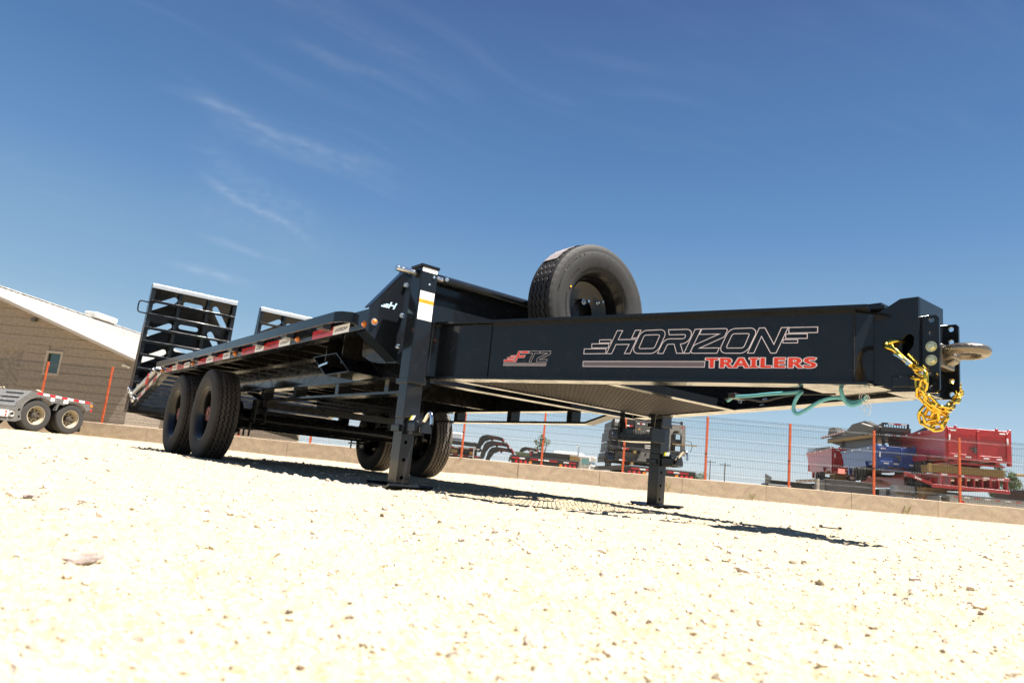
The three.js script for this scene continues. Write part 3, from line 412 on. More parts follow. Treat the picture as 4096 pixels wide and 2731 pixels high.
decal('lettering', [xB + .0015, .972, 1.186], [0, 0, -.116], [0, .052, 0], M.smallLogo, T);

// step hung under the far beam
obj('step', [box(-3.34, -3.06, .428, .434, -.75, -.62), box(-3.34, -3.06, .428, .47, -.622, -.618), ...Array.from({ length: 13 }, (_, i) => plateZ([[-3.335 + i * .021, .47], [-3.317 + i * .021, .47], [-3.326 + i * .021, .482]], -.622, -.618)), rbox(-3.355, -3.335, .428, .52, -.75, -.615, .003), rbox(-3.07, -3.05, .428, .52, -.75, -.615, .003)], M.paint, T);
obj('step_hanger', [plateZ([[-3.35, .5], [-3.29, .46], [-3.32, .61], [-3.355, .61]], -.64, -.632), plateZ([[-3.06, .55], [-3.05, .52], [-3.04, .61], [-3.1, .61]], -.64, -.632)], M.paint, T);

// ---------- things carried by the trailer ----------
{
  const W = thing('spare_wheel', 'spare wheel with black deep rim standing on the tongue behind the lettered beam', 'wheel', [-3.1, .767, -2.89]);
  const put = (m) => { m.rotation.y = Math.PI / 2; m.position.y = .3985; return m; };
  put(obj('tyre', G.tyreClean, M.rubber, W)); put(obj('rim', (() => { const g = bake(G.rim()); g.userData.keep = true; return g; })(), M.rimPaint, W));
  for (const [a, b] of [[.0, .062], [.122, .085]]) put(obj('mounting_stud', [cyl([a, b, -.05], [a, b, .01], .008, .008, 10), ...hexBolt([a, b, -.042], [0, 0, 1], .013, .026)], M.zinc, W));
  put(obj('paint_dot', new THREE.CylinderGeometry(.006, .006, .002, 12).rotateX(Math.PI / 2).translate(-.25, .08, .1135), S({ color: lin(.75, .42, .02), roughness: .6 }), W));
  const font = await new FontLoader().loadAsync('fonts/droid/droid_sans_bold.typeface.json');
  const word = (text, r, size, a0, da) => [...text].map((ch, i) => { const g = new TextGeometry(ch, { font, size, depth: .0035, curveSegments: 3 }); g.computeBoundingBox(); const w = (g.boundingBox.max.x + g.boundingBox.min.x) / 2; return g.translate(-w, 0, 0).translate(0, r, .112).rotateZ(a0 - i * da); });
  const let_ = word('PROVIDER', .305, .034, .62, .155).concat(word('REGROOVABLE', .272, .012, 2.0, .055), word('TUBELESS 235/75R17.5', .335, .013, 1.45, .05), word('RADIAL', .28, .012, 1.05, .06));
  let_.forEach((g) => g.deleteAttribute('uv'));
  put(obj('raised_lettering', let_, S({ color: lin(.03, .029, .029), roughness: .6 }), W));
  { const g = new THREE.BufferGeometry(), p = [], ix = []; for (let i = 0; i <= 14; i++) for (const a of [-.075, .045]) { const t = 1.78 + i * .05, r = .4003 + .0012 * (i % 3); p.push(r * Math.cos(t), r * Math.sin(t), a); } for (let i = 0; i < 14; i++) ix.push(i * 2, i * 2 + 2, i * 2 + 1, i * 2 + 2, i * 2 + 3, i * 2 + 1); g.setAttribute('position', new THREE.Float32BufferAttribute(p, 3)); g.setIndex(ix); g.computeVertexNormals(); const q = bake(g); q.userData.keep = true; put(obj('paper_label', q, S({ color: lin(.40, .35, .36), roughness: .6, side: THREE.DoubleSide, map: rep(wearT, 4) }), W)); }
  obj('wheel_mount', [box(-3.225, -3.2, .62, 1.3, -.15, .15)], M.dusty, T);
}
const linkGeo = (L, w, r) => { const pts = [], h = L / 2 - w / 2; for (let i = 0; i < 8; i++) { const a = -Math.PI / 2 + i / 7 * Math.PI; pts.push(V(h + w / 2 * Math.cos(a), w / 2 * Math.sin(a), 0)); } for (let i = 0; i < 8; i++) { const a = Math.PI / 2 + i / 7 * Math.PI; pts.push(V(-h + w / 2 * Math.cos(a), w / 2 * Math.sin(a), 0)); } return new THREE.TubeGeometry(new THREE.CatmullRomCurve3(pts, true), 40, r, 8, true); };
const chainLink = linkGeo(.042, .0215, .0054);
function chain(path, t, mat) {
  const c = new THREE.CatmullRomCurve3(path.map(A3)), L = c.getLength(), n = Math.round(L / .0308);
  let roll = .4;
  for (let i = 0; i < n; i++) {
    const p = c.getPointAt((i + .5) / n), d = c.getTangentAt((i + .5) / n), up = Math.abs(d.z) > .9 ? V(0, 1, 0) : V(0, 0, 1), y = up.clone().cross(d).normalize(), z = d.clone().cross(y);
    roll += Math.PI / 2 + rr(-.3, .3); const yy = y.clone().multiplyScalar(Math.cos(roll)).addScaledVector(z, Math.sin(roll)), zz = d.clone().cross(yy);
    obj('link', chainLink.clone().applyMatrix4(new THREE.Matrix4().makeBasis(d, yy, zz).setPosition(p)), mat, t);
  }
}
{
  const c1 = thing('safety_chain', 'gold zinc safety chain with a hook caught in the hole of the trailer nose', 'chain', [-1.1, .46, -2.88], { off: [-1.1, .46, 0] });
  chain([[-1.143, .682, .155], [-1.115, .659, .17], [-1.09, .636, .172], [-1.098, .609, .172], [-1.1, .588, .17], [-1.094, .565, .16], [-1.079, .545, .15], [-1.069, .532, .12], [-1.058, .53, .08], [-1.066, .55, .02], [-1.07, .59, -.05], [-1.085, .635, -.11], [-1.11, .67, -.125]], c1, M.gold);
  obj('hook', [tube([[-1.2, .79, .09], [-1.222, .785, .13], [-1.24, .772, .15], [-1.232, .758, .16], [-1.205, .745, .165], [-1.18, .718, .163], [-1.16, .695, .16]], .0105, 40, 10), tube([[-1.215, .765, .162], [-1.19, .725, .17], [-1.163, .7, .17]], .006, 16, 6), bar([-1.172, .71, .162], [-1.138, .678, .162], .018, .03, V(0, 0, 1), .006)], M.gold, c1);
  obj('hook_latch', [cyl([-1.148, .687, .168], [-1.148, .687, .182], .008, .008, 14), bar([-1.2, .725, .172], [-1.15, .69, .172], .004, .014, V(0, 0, 1))], M.steel, c1);
  const c2 = thing('safety_chain', 'gold zinc safety chain bunched in a hanging loop from the clevis under the nose', 'chain', [-1.1, .45, -2.88], { off: [-1.1, .45, 0] });
  chain([[-1.14, .637, .155], [-1.12, .628, .168], [-1.112, .6, .17], [-1.118, .578, .158], [-1.106, .555, .145], [-1.091, .534, .135], [-1.08, .516, .105], [-1.073, .52, .06], [-1.08, .545, .02]], c2, M.gold);
  chain([[-1.108, .532, .125], [-1.12, .509, .133], [-1.12, .485, .133], [-1.102, .465, .122], [-1.081, .461, .1], [-1.067, .481, .08], [-1.079, .506, .07], [-1.097, .497, .09], [-1.105, .505, .11], [-1.092, .526, .115]], c2, M.gold);
  chain([[-1.1, .528, .09], [-1.085, .51, .11], [-1.09, .486, .1], [-1.105, .478, .115]], c2, M.gold);
  const h = thing('air_hose', 'teal rubber air hose sagging in a loop below the lettered beam', 'hose', [-1.6, .5, -2.88], { off: [-1.6, .5, 0] });
  obj('hose', tube([[-2.098, .6, -.07], [-2.04, .605, -.02], [-1.97, .603, .03], [-1.882, .6, .06], [-1.759, .6, .1], [-1.64, .598, .13], [-1.58, .596, .155], [-1.578, .58, .18], [-1.596, .546, .18], [-1.598, .515, .18], [-1.583, .501, .18], [-1.566, .51, .17], [-1.506, .561, .13], [-1.468, .577, .1], [-1.443, .577, .08], [-1.417, .564, .08], [-1.391, .561, .08], [-1.366, .567, .08]], .0078, 160, 10), M.teal, h);
  obj('hose', tube([[-1.432, .615, .12], [-1.425, .586, .12], [-1.415, .557, .11], [-1.398, .546, .1], [-1.377, .551, .09], [-1.361, .567, .08], [-1.352, .585, .07]], .0078, 60, 10), M.teal, h);
  const k = thing('wiring_loom', 'thin black cable running under the tongue behind the teal hose', 'cable', [-1.85, .6, -2.88], { off: [-1.85, .6, 0] });
  obj('cable', tube([[-2.1, .606, -.05], [-2.004, .603, -.02], [-1.934, .594, -.02], [-1.878, .585, -.02], [-1.795, .595, 0], [-1.684, .605, .03], [-1.5, .603, .03]], .0042, 60, 8), M.blackPlastic, k); obj('clip', [rbox(-2.03, -1.99, .598, .622, -.06, .03, .004)], M.blackPlastic, k);
  const wt = []; for (let i = 0; i < 7; i++) { const a = i * .9 + .3, L = .022 + .012 * ((i * 7) % 3), c = V(-1.342, .553, .09), d = V(Math.cos(a) * .75, Math.sin(a), .3 * Math.sin(i * 2)).normalize(), e = V(-d.y, d.x, .2); wt.push(tube([c, c.clone().addScaledVector(d, L * .6).addScaledVector(e, L * .3), c.clone().addScaledVector(d, L), c.clone().addScaledVector(d, L * .6).addScaledVector(e, -L * .3), c], .0011, 24, 5)); }
  const b = obj('wire_tie', [...wt, tube([[-1.342, .553, .09], [-1.36, .57, .08], [-1.375, .575, .08], [-1.37, .6, .08]], .0014, 20, 5)].map((g) => g.translate(1.342, -.553, -.09)), M.plastic, scene); b.position.set(-1.342, .553, -2.79); tag(b, 'white bow of twisted tie wire at the end of the teal hose', 'wire tie');
}

// ---------- concrete wall and fence ----------
const postAt = (i) => i >= 0 ? V(-18.45 + 1.636 * i, .418 + .0217 * i, -12.383 - 1.8906 * i) : V(-18.45 + 1.80 * i, .418 + .004 * i, -12.383 - 1.735 * i);
M.concrete = S({ color: lin(.63, .515, .40), roughness: .92, map: noiseTex(512, (n) => { const v = .86 + .045 * n(1.3, 0) + .03 * n(4, 2) + .03 * n(13, 4) + .05 * n(44, 6) - .1 * ss(.62, .8, n(9, 12)); return [v, v * (.985 + .02 * n(2, 9)), v * .96]; }, true, .45), bumpMap: rep(orange, 2), bumpScale: .002 });
{
  const w = thing('concrete_wall', 'low cast concrete wall carrying the wire fence round the gravel yard', 'wall', [-12, 0, -20], { off: [-12, 0, -20] });
  for (let i = -12; i < 9; i++) {
    const a = postAt(i - .28), b = postAt(i + .72), d = b.clone().sub(a).setY(0).normalize(), n = V(-d.z, 0, d.x), q = [], hw = .11;
    if (n.z < 0) n.negate(); const A = a.clone().addScaledVector(d, .008 + .006 * rnd()), B = b.clone(), N = 12, low = -.9;
    const g = new THREE.BufferGeometry(), pos = [], idx = []; // straight length with a slightly uneven top
    for (let k = 0; k <= N; k++) { const p = A.clone().lerp(B, k / N), j = .008 * n2(i * 7 + k * .9, 3), o = rr(0, .004); for (const [s, y] of [[1, low], [1, p.y + j - .012], [.9, p.y + j], [-.9, p.y + j], [-1, p.y + j - .012], [-1, low]]) { const v = p.clone().addScaledVector(n, s * hw + o * s); pos.push(v.x, y, v.z); } }
    for (let k = 0; k < N; k++) for (let j = 0; j < 5; j++) { const c = k * 6 + j; idx.push(c, c + 6, c + 1, c + 6, c + 7, c + 1); }
    const e = N * 6; for (let j = 1; j < 5; j++) { idx.push(0, j, j + 1); idx.push(e, e + j + 1, e + j); }
    g.setAttribute('position', new THREE.Float32BufferAttribute(pos, 3)); g.setIndex(idx);
    obj('wall_segment', toCreasedNormals(g, .4), M.concrete, w);
  }
  const f = thing('wire_mesh_fence', 'welded wire mesh fence with bright orange posts along the top of the concrete wall', 'fence', [-12, .5, -20], { off: [-12, .5, -20] });
  const prof = []; // height up, and how far the fold stands out
  for (let y = .04; y <= 1.93; y += .01) prof.push(y);
  const folds = [.18, .74, 1.28, 1.80], fold = (y) => { let o = 0; for (const c of folds) o += .034 * Math.max(0, 1 - Math.abs(y - c) / .05); return o; };
  for (let i = -12; i < 9; i++) {
    const a = postAt(i); obj('post', [rbox(a.x - .03, a.x + .03, a.y - .01, a.y + 1.925, a.z - .03, a.z + .03, .004).applyMatrix4(new THREE.Matrix4().makeTranslation(-a.x, 0, -a.z)).rotateY(.855).translate(a.x, 0, a.z), box(a.x - .07, a.x + .07, a.y - .005, a.y + .005, a.z - .06, a.z + .06)], M.orangePost, f);
    if (i === 8) break;
    const b = postAt(i + 1), d = b.clone().sub(a), L = d.length(), n = V(-d.z, 0, d.x).setY(0).normalize(), g = []; if (n.z < 0) n.negate();
    const at = (t, y) => a.clone().lerp(b, t).addScaledVector(n, fold(y)).setY(a.y + (b.y - a.y) * t + y), ys = [.05]; for (const c of folds) ys.push(c - .05, c, c + .05); ys.push(1.94);
    const nw = Math.round(L / .05); for (let k = 1; k < nw; k++) for (let j = 0; j + 1 < ys.length; j++) g.push(bar(at(k / nw, ys[j]), at(k / nw, ys[j + 1]), .005, .005, n));
    for (const y of [.07, .13, .23, .47, .69, .79, 1.01, 1.23, 1.33, 1.55, 1.75, 1.85, 1.90]) g.push(bar(at(.01, y), at(.99, y), .006, .006));
    const m = obj('mesh_panel', g, M.wire, f); m.userData.kind = 'stuff';
    const cl = []; for (const y of [.23, .79, 1.33, 1.75]) cl.push(box(a.x - .02, a.x + .05, a.y + y - .015, a.y + y + .015, a.z + .01, a.z + .045)); obj('clip', cl[1], M.wire, f);
  }
  const sg = postAt(4.62).add(V(0, .62, 0)), sn = obj('notice', box(-.1, .1, -.075, .075, -.002, .002), S({ color: lin(.8, .26, .22), roughness: .6 }), scene); sn.position.copy(sg).add(V(.03, 0, .06)); sn.rotation.y = .855; tag(sn, 'small faded red notice plate tied to the wire fence', 'sign');
}
function leafBlob(n, sx, sy, sz, size, cy) { // many small leaf faces in uneven clumps
  seed_ = 1000 + n;
  const pos = [], C = []; for (let i = 0; i < 11; i++) { const a = rr(0, 6.28), r = Math.sqrt(rnd()) * .72; C.push([r * Math.cos(a), rr(-.75, .8), r * Math.sin(a), rr(.22, .46)]); }
  for (let i = 0; i < n; i++) { const c = C[i % 11], d = V(rr(-1, 1), rr(-1, 1), rr(-1, 1)).normalize().multiplyScalar(c[3] * Math.cbrt(rnd())), p = V((c[0] + d.x) * sx, cy + (c[1] + d.y) * sy, (c[2] + d.z) * sz), u = V(rr(-1, 1), rr(-.4, 1), rr(-1, 1)).normalize().multiplyScalar(size * rr(.6, 1.3)), v = V(rr(-1, 1), rr(-1, 1), rr(-1, 1)).cross(u).normalize().multiplyScalar(size * .45); pos.push(p.x - u.x, p.y - u.y, p.z - u.z, p.x + v.x, p.y + v.y, p.z + v.z, p.x + u.x, p.y + u.y, p.z + u.z, p.x - u.x, p.y - u.y, p.z - u.z, p.x + u.x, p.y + u.y, p.z + u.z, p.x - v.x, p.y - v.y, p.z - v.z); }
  const g = new THREE.BufferGeometry(); g.setAttribute('position', new THREE.Float32BufferAttribute(pos, 3)); g.computeVertexNormals(); return g;
}
const leafMat = (r, g, b) => P({ color: lin(r, g, b), roughness: .8, side: THREE.DoubleSide, transmission: .3, thickness: 0 });
M.leaf = leafMat(.07, .105, .03); M.dryWeed = leafMat(.34, .30, .10); M.bark = S({ color: lin(.10, .08, .06), roughness: .9 });
function weed(i, off, h, label) { const a = postAt(i), d = postAt(i + .5).sub(postAt(i)).setY(0).normalize(), n = V(-d.z, 0, d.x); if (n.z < 0) n.negate(); const p = a.addScaledVector(n, off); p.y = height(p.x, p.z) - .01; const t = thing('weed', label, 'weed', p.toArray(), { group: 'weeds at the foot of the concrete wall' });
  for (let k = 0; k < 7; k++) { const an = rr(0, 6.28), L = h * rr(.5, 1), e = V(Math.cos(an) * L * .4, L, Math.sin(an) * L * .4); obj('stalk', [tube([[0, 0, 0], [e.x * .3, e.y * .55, e.z * .3], e], .004, 6, 4), ...Array.from({ length: 4 }, (_, q) => frameAt(new THREE.SphereGeometry(.012, 5, 4).scale(.6, .6, 2.2), e.clone().multiplyScalar(.4 + q * .17), e.clone().multiplyScalar(.46 + q * .17).add(V(rr(-.03, .03), .01, rr(-.03, .03)))))], M.dryWeed, t); } }
weed(2.55, .2, .42, 'yellow dry weed at the wall foot beside the far jack leg'); weed(3.55, .2, .26, 'low spreading weed at the wall foot right of the far jack'); weed(5.35, .2, .3, 'thin weed at the wall foot under the red stack'); weed(7.1, .2, .2, 'tiny weed tuft at the wall foot near the right picture edge'); weed(-5.6, .25, .32, 'yellow weed at the wall foot behind the near rear tyre'); weed(-6.5, .3, .2, 'low dry weed beside the mud flap of the lowboy trailer');

// ---------- workshop on the left ----------
{
  const t = thing('workshop_building', 'long beige workshop with a white metal gable roof and a roll-up door', 'building', [-40.79, 0, -6.51], { turn: .8327 });
  const wallM = S({ color: lin(.33, .28, .235), roughness: .9, map: noiseTex(256, (n, u, v) => { const s = .88 + .05 * n(1.2, 0) + .03 * n(5, 3) + .05 * n(38, 5); return [s, s * .985, s * .96]; }, true, .8), bumpMap: rep(orange, 6), bumpScale: .003 });
  const rake = (u) => 4.0 - .325 * (u + .1), top = (u) => u > -12 ? rake(u) : rake(-24 - u), ch = .455, Lr = 19;
  obj('wall_core', [plateZ([[-24, -1], [0, -1], [0, 3.92], [-12, 7.82], [-24, 3.92]], -.3, -.045, [[[-10.6, -.95], [-6.3, -.95], [-6.3, 3.9], [-10.6, 3.9]], [[-4.93, 2.8], [-4.16, 2.8], [-4.16, 3.9], [-4.93, 3.9]]]), box(-.25, 0, -1, 3.9, -Lr, -.3), box(-24, -23.75, -1, 3.9, -Lr, -.3)], wallM, t);
  const open = [[-10.6, -6.3, -2, 3.9], [-4.93, -4.16, 2.8, 3.9]];
  for (let k = -2; k < 18; k++) {
    const y0 = k * ch + .17, y1 = y0 + ch - .022; let spans = [[-13.5, 0]];
    for (const [a, b, c, d] of open) if (y1 > c && y0 < d) spans = spans.flatMap(([l, r]) => b <= l || a >= r ? [[l, r]] : [[l, a], [b, r]].filter(([x, y]) => y - x > .02));
    for (let [l, r] of spans) {
      if (y0 > top(l) - .1 && y0 > top(r) - .1 && !(l < -12 && r > -12)) continue;
      const pts = []; const xr = (y) => -.1 - (y - 4.0 + .1) / .325; // where the rake cuts a height
      const r0 = Math.min(r, xr(y0)), r1 = Math.min(r, xr(y1)); if (r0 <= l + .05) continue; if (y0 > 7.6) continue;
      pts.push([l, y0], [r0, y0]); if (r1 < r && r0 === r) pts.push([r, 4.0 - .1 - .325 * (r + .1)]); pts.push([Math.max(l, r1), y1], [l, y1]);
      obj('wall_board', plateZ(pts, -.045, rr(-.004, .004)), wallM, t);
    }
  }
  const roofM = S({ color: lin(.76, .74, .71), roughness: .42, metalness: .1, map: rep(wearT, .2) });
  const rf = new THREE.Group(); rf.name = 'roof'; t.add(rf);
  for (const s of [1, -1]) { const X = (u) => s > 0 ? u : -24 - u; obj('roof_sheet', plateZ([[X(.45), 3.92 - .14 + .06], [X(-12), 7.98], [X(-12), 7.91], [X(.45), 3.71]], -Lr - .2, .55), roofM, rf);
    for (let z = .3; z > -Lr; z -= .5) obj('roof_rib', bar([X(.44), 3.86, z], [X(-12), 7.995, z], .05, .035), roofM, rf); }
  obj('fascia', [bar([.45, 3.78, .556], [-12, 7.85, .556], .012, .16, V(0, 0, 1)), bar([.45, 3.78, .556], [.45, 3.78, -Lr], .012, .14)].map((g, i) => i ? g : bar([.46, 3.76, .556], [-12, 7.84, .556], .14, .012, V(0, 0, 1))), S({ color: lin(.3, .26, .22), roughness: .6 }), rf);
  obj('ridge_cap', [box(-12.25, -11.75, 7.985, 8.03, -Lr, .55)], roofM, rf);
  obj('ridge_vent', [rbox(-12.45, -11.45, 8.0, 8.42, -14.4, -11.9, .13)], M.white, rf);
  obj('roll_up_door', Array.from({ length: 30 }, (_, i) => cyl([-10.6, -.1 + i * .135, -.16], [-6.3, -.1 + i * .135, -.16], .075, .075, 8)).slice(0, 1).concat([box(-10.6, -6.3, -1, 3.9, -.2, -.14)]), S({ color: lin(.29, .24, .19), roughness: .7, map: rep(wearT, .3) }), t);
  const w = obj('window', [box(-4.92, -4.17, 2.81, 3.89, -.12, -.10)], M.glass, t), fr = S({ color: lin(.36, .31, .25), roughness: .7 });
  obj('frame', [box(-5.02, -4.9, 2.7, 4.0, -.03, .03), box(-4.19, -4.07, 2.7, 4.0, -.03, .03), box(-4.9, -4.19, 3.87, 4.0, -.03, .03), box(-4.9, -4.19, 2.7, 2.83, -.03, .03)], fr, w);
  obj('wall_lamp', [rbox(-6.18, -5.92, 5.46, 5.66, .005, .2, .03), box(-6.16, -6.0, 5.47, 5.6, .2, .205)], M.greyPaint, t); obj('security_camera', [cyl([-6.1, 5.92, .1], [-6.0, 5.92, .3], .05), cyl([-6.2, 5.92, .02], [-6.1, 5.96, .1], .03)], M.white, t);
  obj('flood_light', [rbox(-.66, -.4, 3.5, 3.62, .01, .16, .02), rbox(-.36, -.24, 3.44, 3.56, .01, .16, .02)], M.white, t);
  obj('rear_window', [box(.35, 1.5, .4, 2.4, -3.2, -3.15), box(1.65, 2.8, .4, 2.4, -3.2, -3.15)].slice(0, 1), M.glass, t); obj('rear_window', box(1.65, 2.8, .4, 2.4, -3.2, -3.15), M.glass, t);
  obj('rear_wall', [box(-.2, 8, -1, .4, -3.3, -3.2), box(-.2, 8, 2.4, 3.2, -3.3, -3.2), box(-.2, .35, .4, 2.4, -3.3, -3.14), box(1.5, 1.65, .4, 2.4, -3.3, -3.12), box(2.8, 8, .4, 2.4, -3.3, -3.14)], wallM, t);
}

// ---------- far wheels, lowboy trailer ----------
const farTyre = lathe([[.5, -.13], [.62, -.15], [.88, -.15], [.95, -.12], [.965, -.10], [.965, .10], [.95, .12], [.88, .15], [.62, .15], [.5, .13]], 36);
const farRim = [lathe([[.56, .14], [.53, .145], [.50, .10], [.47, .04], [.46, -.1]], 32), lathe([[.47, -.04], [.3, -.07], [.16, -.02], [0, -.02]], 32)];
function farWheel(parent, x, y, z, R, wide, rimMat, out = 1) {
  const w = new THREE.Group(); w.name = numbered('wheel'); w.position.set(x, y, z); w.scale.set(R / .965, R / .965, wide / .3); if (out < 0) w.rotation.y = Math.PI; parent.add(w);
  const k = (g) => { const b = bake(g); b.userData.keep = true; return b; };
  obj('tyre', G.farTyre ??= k(farTyre), M.tyreFar, w); obj('rim', G.farRim ??= k(farRim), rimMat, w); return w;
}
{
  const t = thing('lowboy_trailer', 'worn grey lowboy trailer with cream wheel rims parked before the concrete wall', 'trailer', [-25.94, -.05, -2.67], { turn: 2.133 });
  const grey = S({ color: lin(.15, .145, .14), roughness: .6, map: rep(wearT, 1.2) }), cream = S({ color: lin(.62, .53, .38), roughness: .5, map: rep(wearT, 2) });
  const arch = (cx, r, a0, a1) => Array.from({ length: 15 }, (_, i) => { const a = a0 + (a1 - a0) * i / 14; return [cx + r * Math.cos(a), .46 + r * Math.sin(a)]; });
  const side = [[-1.43, 1.15], [.59, 1.06], [.60, .8], [.48, .78], ...arch(-.03, .52, .55, 2.3), [-.42, .85], [-.72, .88], ...arch(-1.15, .53, .75, 2.65), [-1.66, .5], [-1.60, .28], [-1.78, .21], [-2.9, .22], [-2.9, .6], [-1.86, .62], [-1.82, .78]];
  obj('side_frame', plateZ(side, .0, .03, [circ(-1.72, .56, .04), circ(-1.69, .36, .035)]), grey, t); obj('side_frame', plateZ(side, -2.3, -2.27), grey, t);
  obj('deck', [bar([-1.43, 1.135, -1.13], [.59, 1.045, -1.13], 2.26, .03, V(0, 1, 0))], grey, t); obj('front_deck', [box(-4, -1.84, .62, .66, -2.27, 0)], grey, t);
  const slope = obj('slope_plate', bar([-1.44, 1.145, -1.13], [-1.86, .64, -1.13], 2.26, .012, V(0, 1, 0)), S({ color: lin(.24, .235, .23), roughness: .5, map: rep(wearT, 1) }), t);
  for (let k = 0; k < 3; k++) obj('grip_bar', bar([-1.53 - k * .11, 1.06 - k * .132, -.95], [-1.53 - k * .11, 1.06 - k * .132, -.2], .035, .02), M.black, t);
  for (const x of [-1.15, -.03]) { farWheel(t, x, .45, -.16, .475, .3, cream); const wi = farWheel(t, x, .45, -.52, .475, .28, cream); farWheel(t, x, .45, -2.05, .475, .3, cream, -1);
    obj('axle_hub', [cyl([x, .45, -.2], [x, .45, -.08], .11, .09, 14), ...Array.from({ length: 1 }, () => cyl([x, .45, -.08], [x, .45, -.05], .06, .05, 10))], M.hub, t); obj('axle', cyl([x, .45, -2], [x, .45, -.2], .07, .07, 12), M.black, t);
    for (let i = 0; i < 8; i++) { const a = i * .785 + .3; obj('hand_hole', cyl([x + .165 * Math.cos(a), .45 + .165 * Math.sin(a), -.16], [x + .165 * Math.cos(a), .45 + .165 * Math.sin(a), -.148], .032, .032, 10), M.black, t); } }
  for (let i = 0; i < 9; i++) { const a = -1.3 + i * .2; decal('reflective_tape', [a, 1.07 - (a + 1.3) * .045, .0315], [.195, -.009, 0], [0, .06, 0], i % 2 ? M.plainWhite : M.plainRed, t); }
  obj('mud_flap', box(.36, .375, .09, .74, -.62, -.02), M.black, t);
  obj('tail_lamp', cyl([.55, .93, .03], [.55, .93, .045], .04, .04, 12), M.amber, t); obj('tail_lamp', cyl([.57, .79, .03], [.57, .79, .045], .036, .036, 12), M.lensRed, t);
  obj('lever_plate', [bar([-.56, .95, .04], [-.66, .66, .04], .13, .02, V(1, 0, 0)), box(-.66, -.61, .68, .8, .05, .08)], grey, t); obj('data_plate', box(-.84, -.72, .92, 1.02, .03, .036), M.plainWhite, t); obj('data_plate', box(-.42, -.26, .9, 1.02, .03, .036), M.white, t);
  obj('lamp_box', box(-2.35, -2.02, .33, .52, .03, .06), M.white, t); obj('lamp', cyl([-2.1, .47, .06], [-2.1, .47, .066], .03, .03, 10), M.lensRed, t); obj('lamp', cyl([-2.1, .38, .06], [-2.1, .38, .066], .03, .03, 10), M.lensRed, t);
  obj('tie_ring', new THREE.TorusGeometry(.07, .018, 8, 20).translate(-1.93, .42, .05), M.galv, t);
  const sk = [[-1.15, 1.15, 'tan strap bundle lying on the rear corner of the lowboy deck'], [-1.75, 1.12, 'tan strap bundle lying behind the slope of the lowboy deck']];
  for (const [a, y, label] of sk) { const s = obj('strap_bundle', tube(Array.from({ length: 9 }, (_, i) => [rr(-.1, .1), .03 + .015 * (i % 3), rr(-.08, .08)]), .022, 40, 6), S({ color: lin(.45, .36, .26), roughness: .9 }), scene); const p = V(a, y - .02, a < -1.5 ? -.9 : -.12).applyAxisAngle(V(0, 1, 0), 2.133).add(V(-25.94, -.05, -2.67)); s.position.copy(p); if (a < -1.5) s.position.y += .02; tag(s, label, 'strap'); }
  const e = thing('pump_set', 'small yellow pump on the wall line right of the lowboy trailer', 'pump', [-25.02, .43, -4.3]); obj('motor', [cyl([-.14, .13, 0], [.16, .13, 0], .08, .08, 14), rbox(-.26, -.14, .0, .2, -.09, .09, .02), box(-.26, .2, 0, .03, -.1, .1), tube([[-.24, .03, .08], [-.24, .3, .08], [.0, .32, .08], [.18, .28, .08], [.18, .03, .08]], .012, 24, 6)], S({ color: lin(.5, .4, .14), roughness: .6 }), e);
  const pp = postAt(-6.55); e.position.set(pp.x, pp.y + .005, pp.z);
}

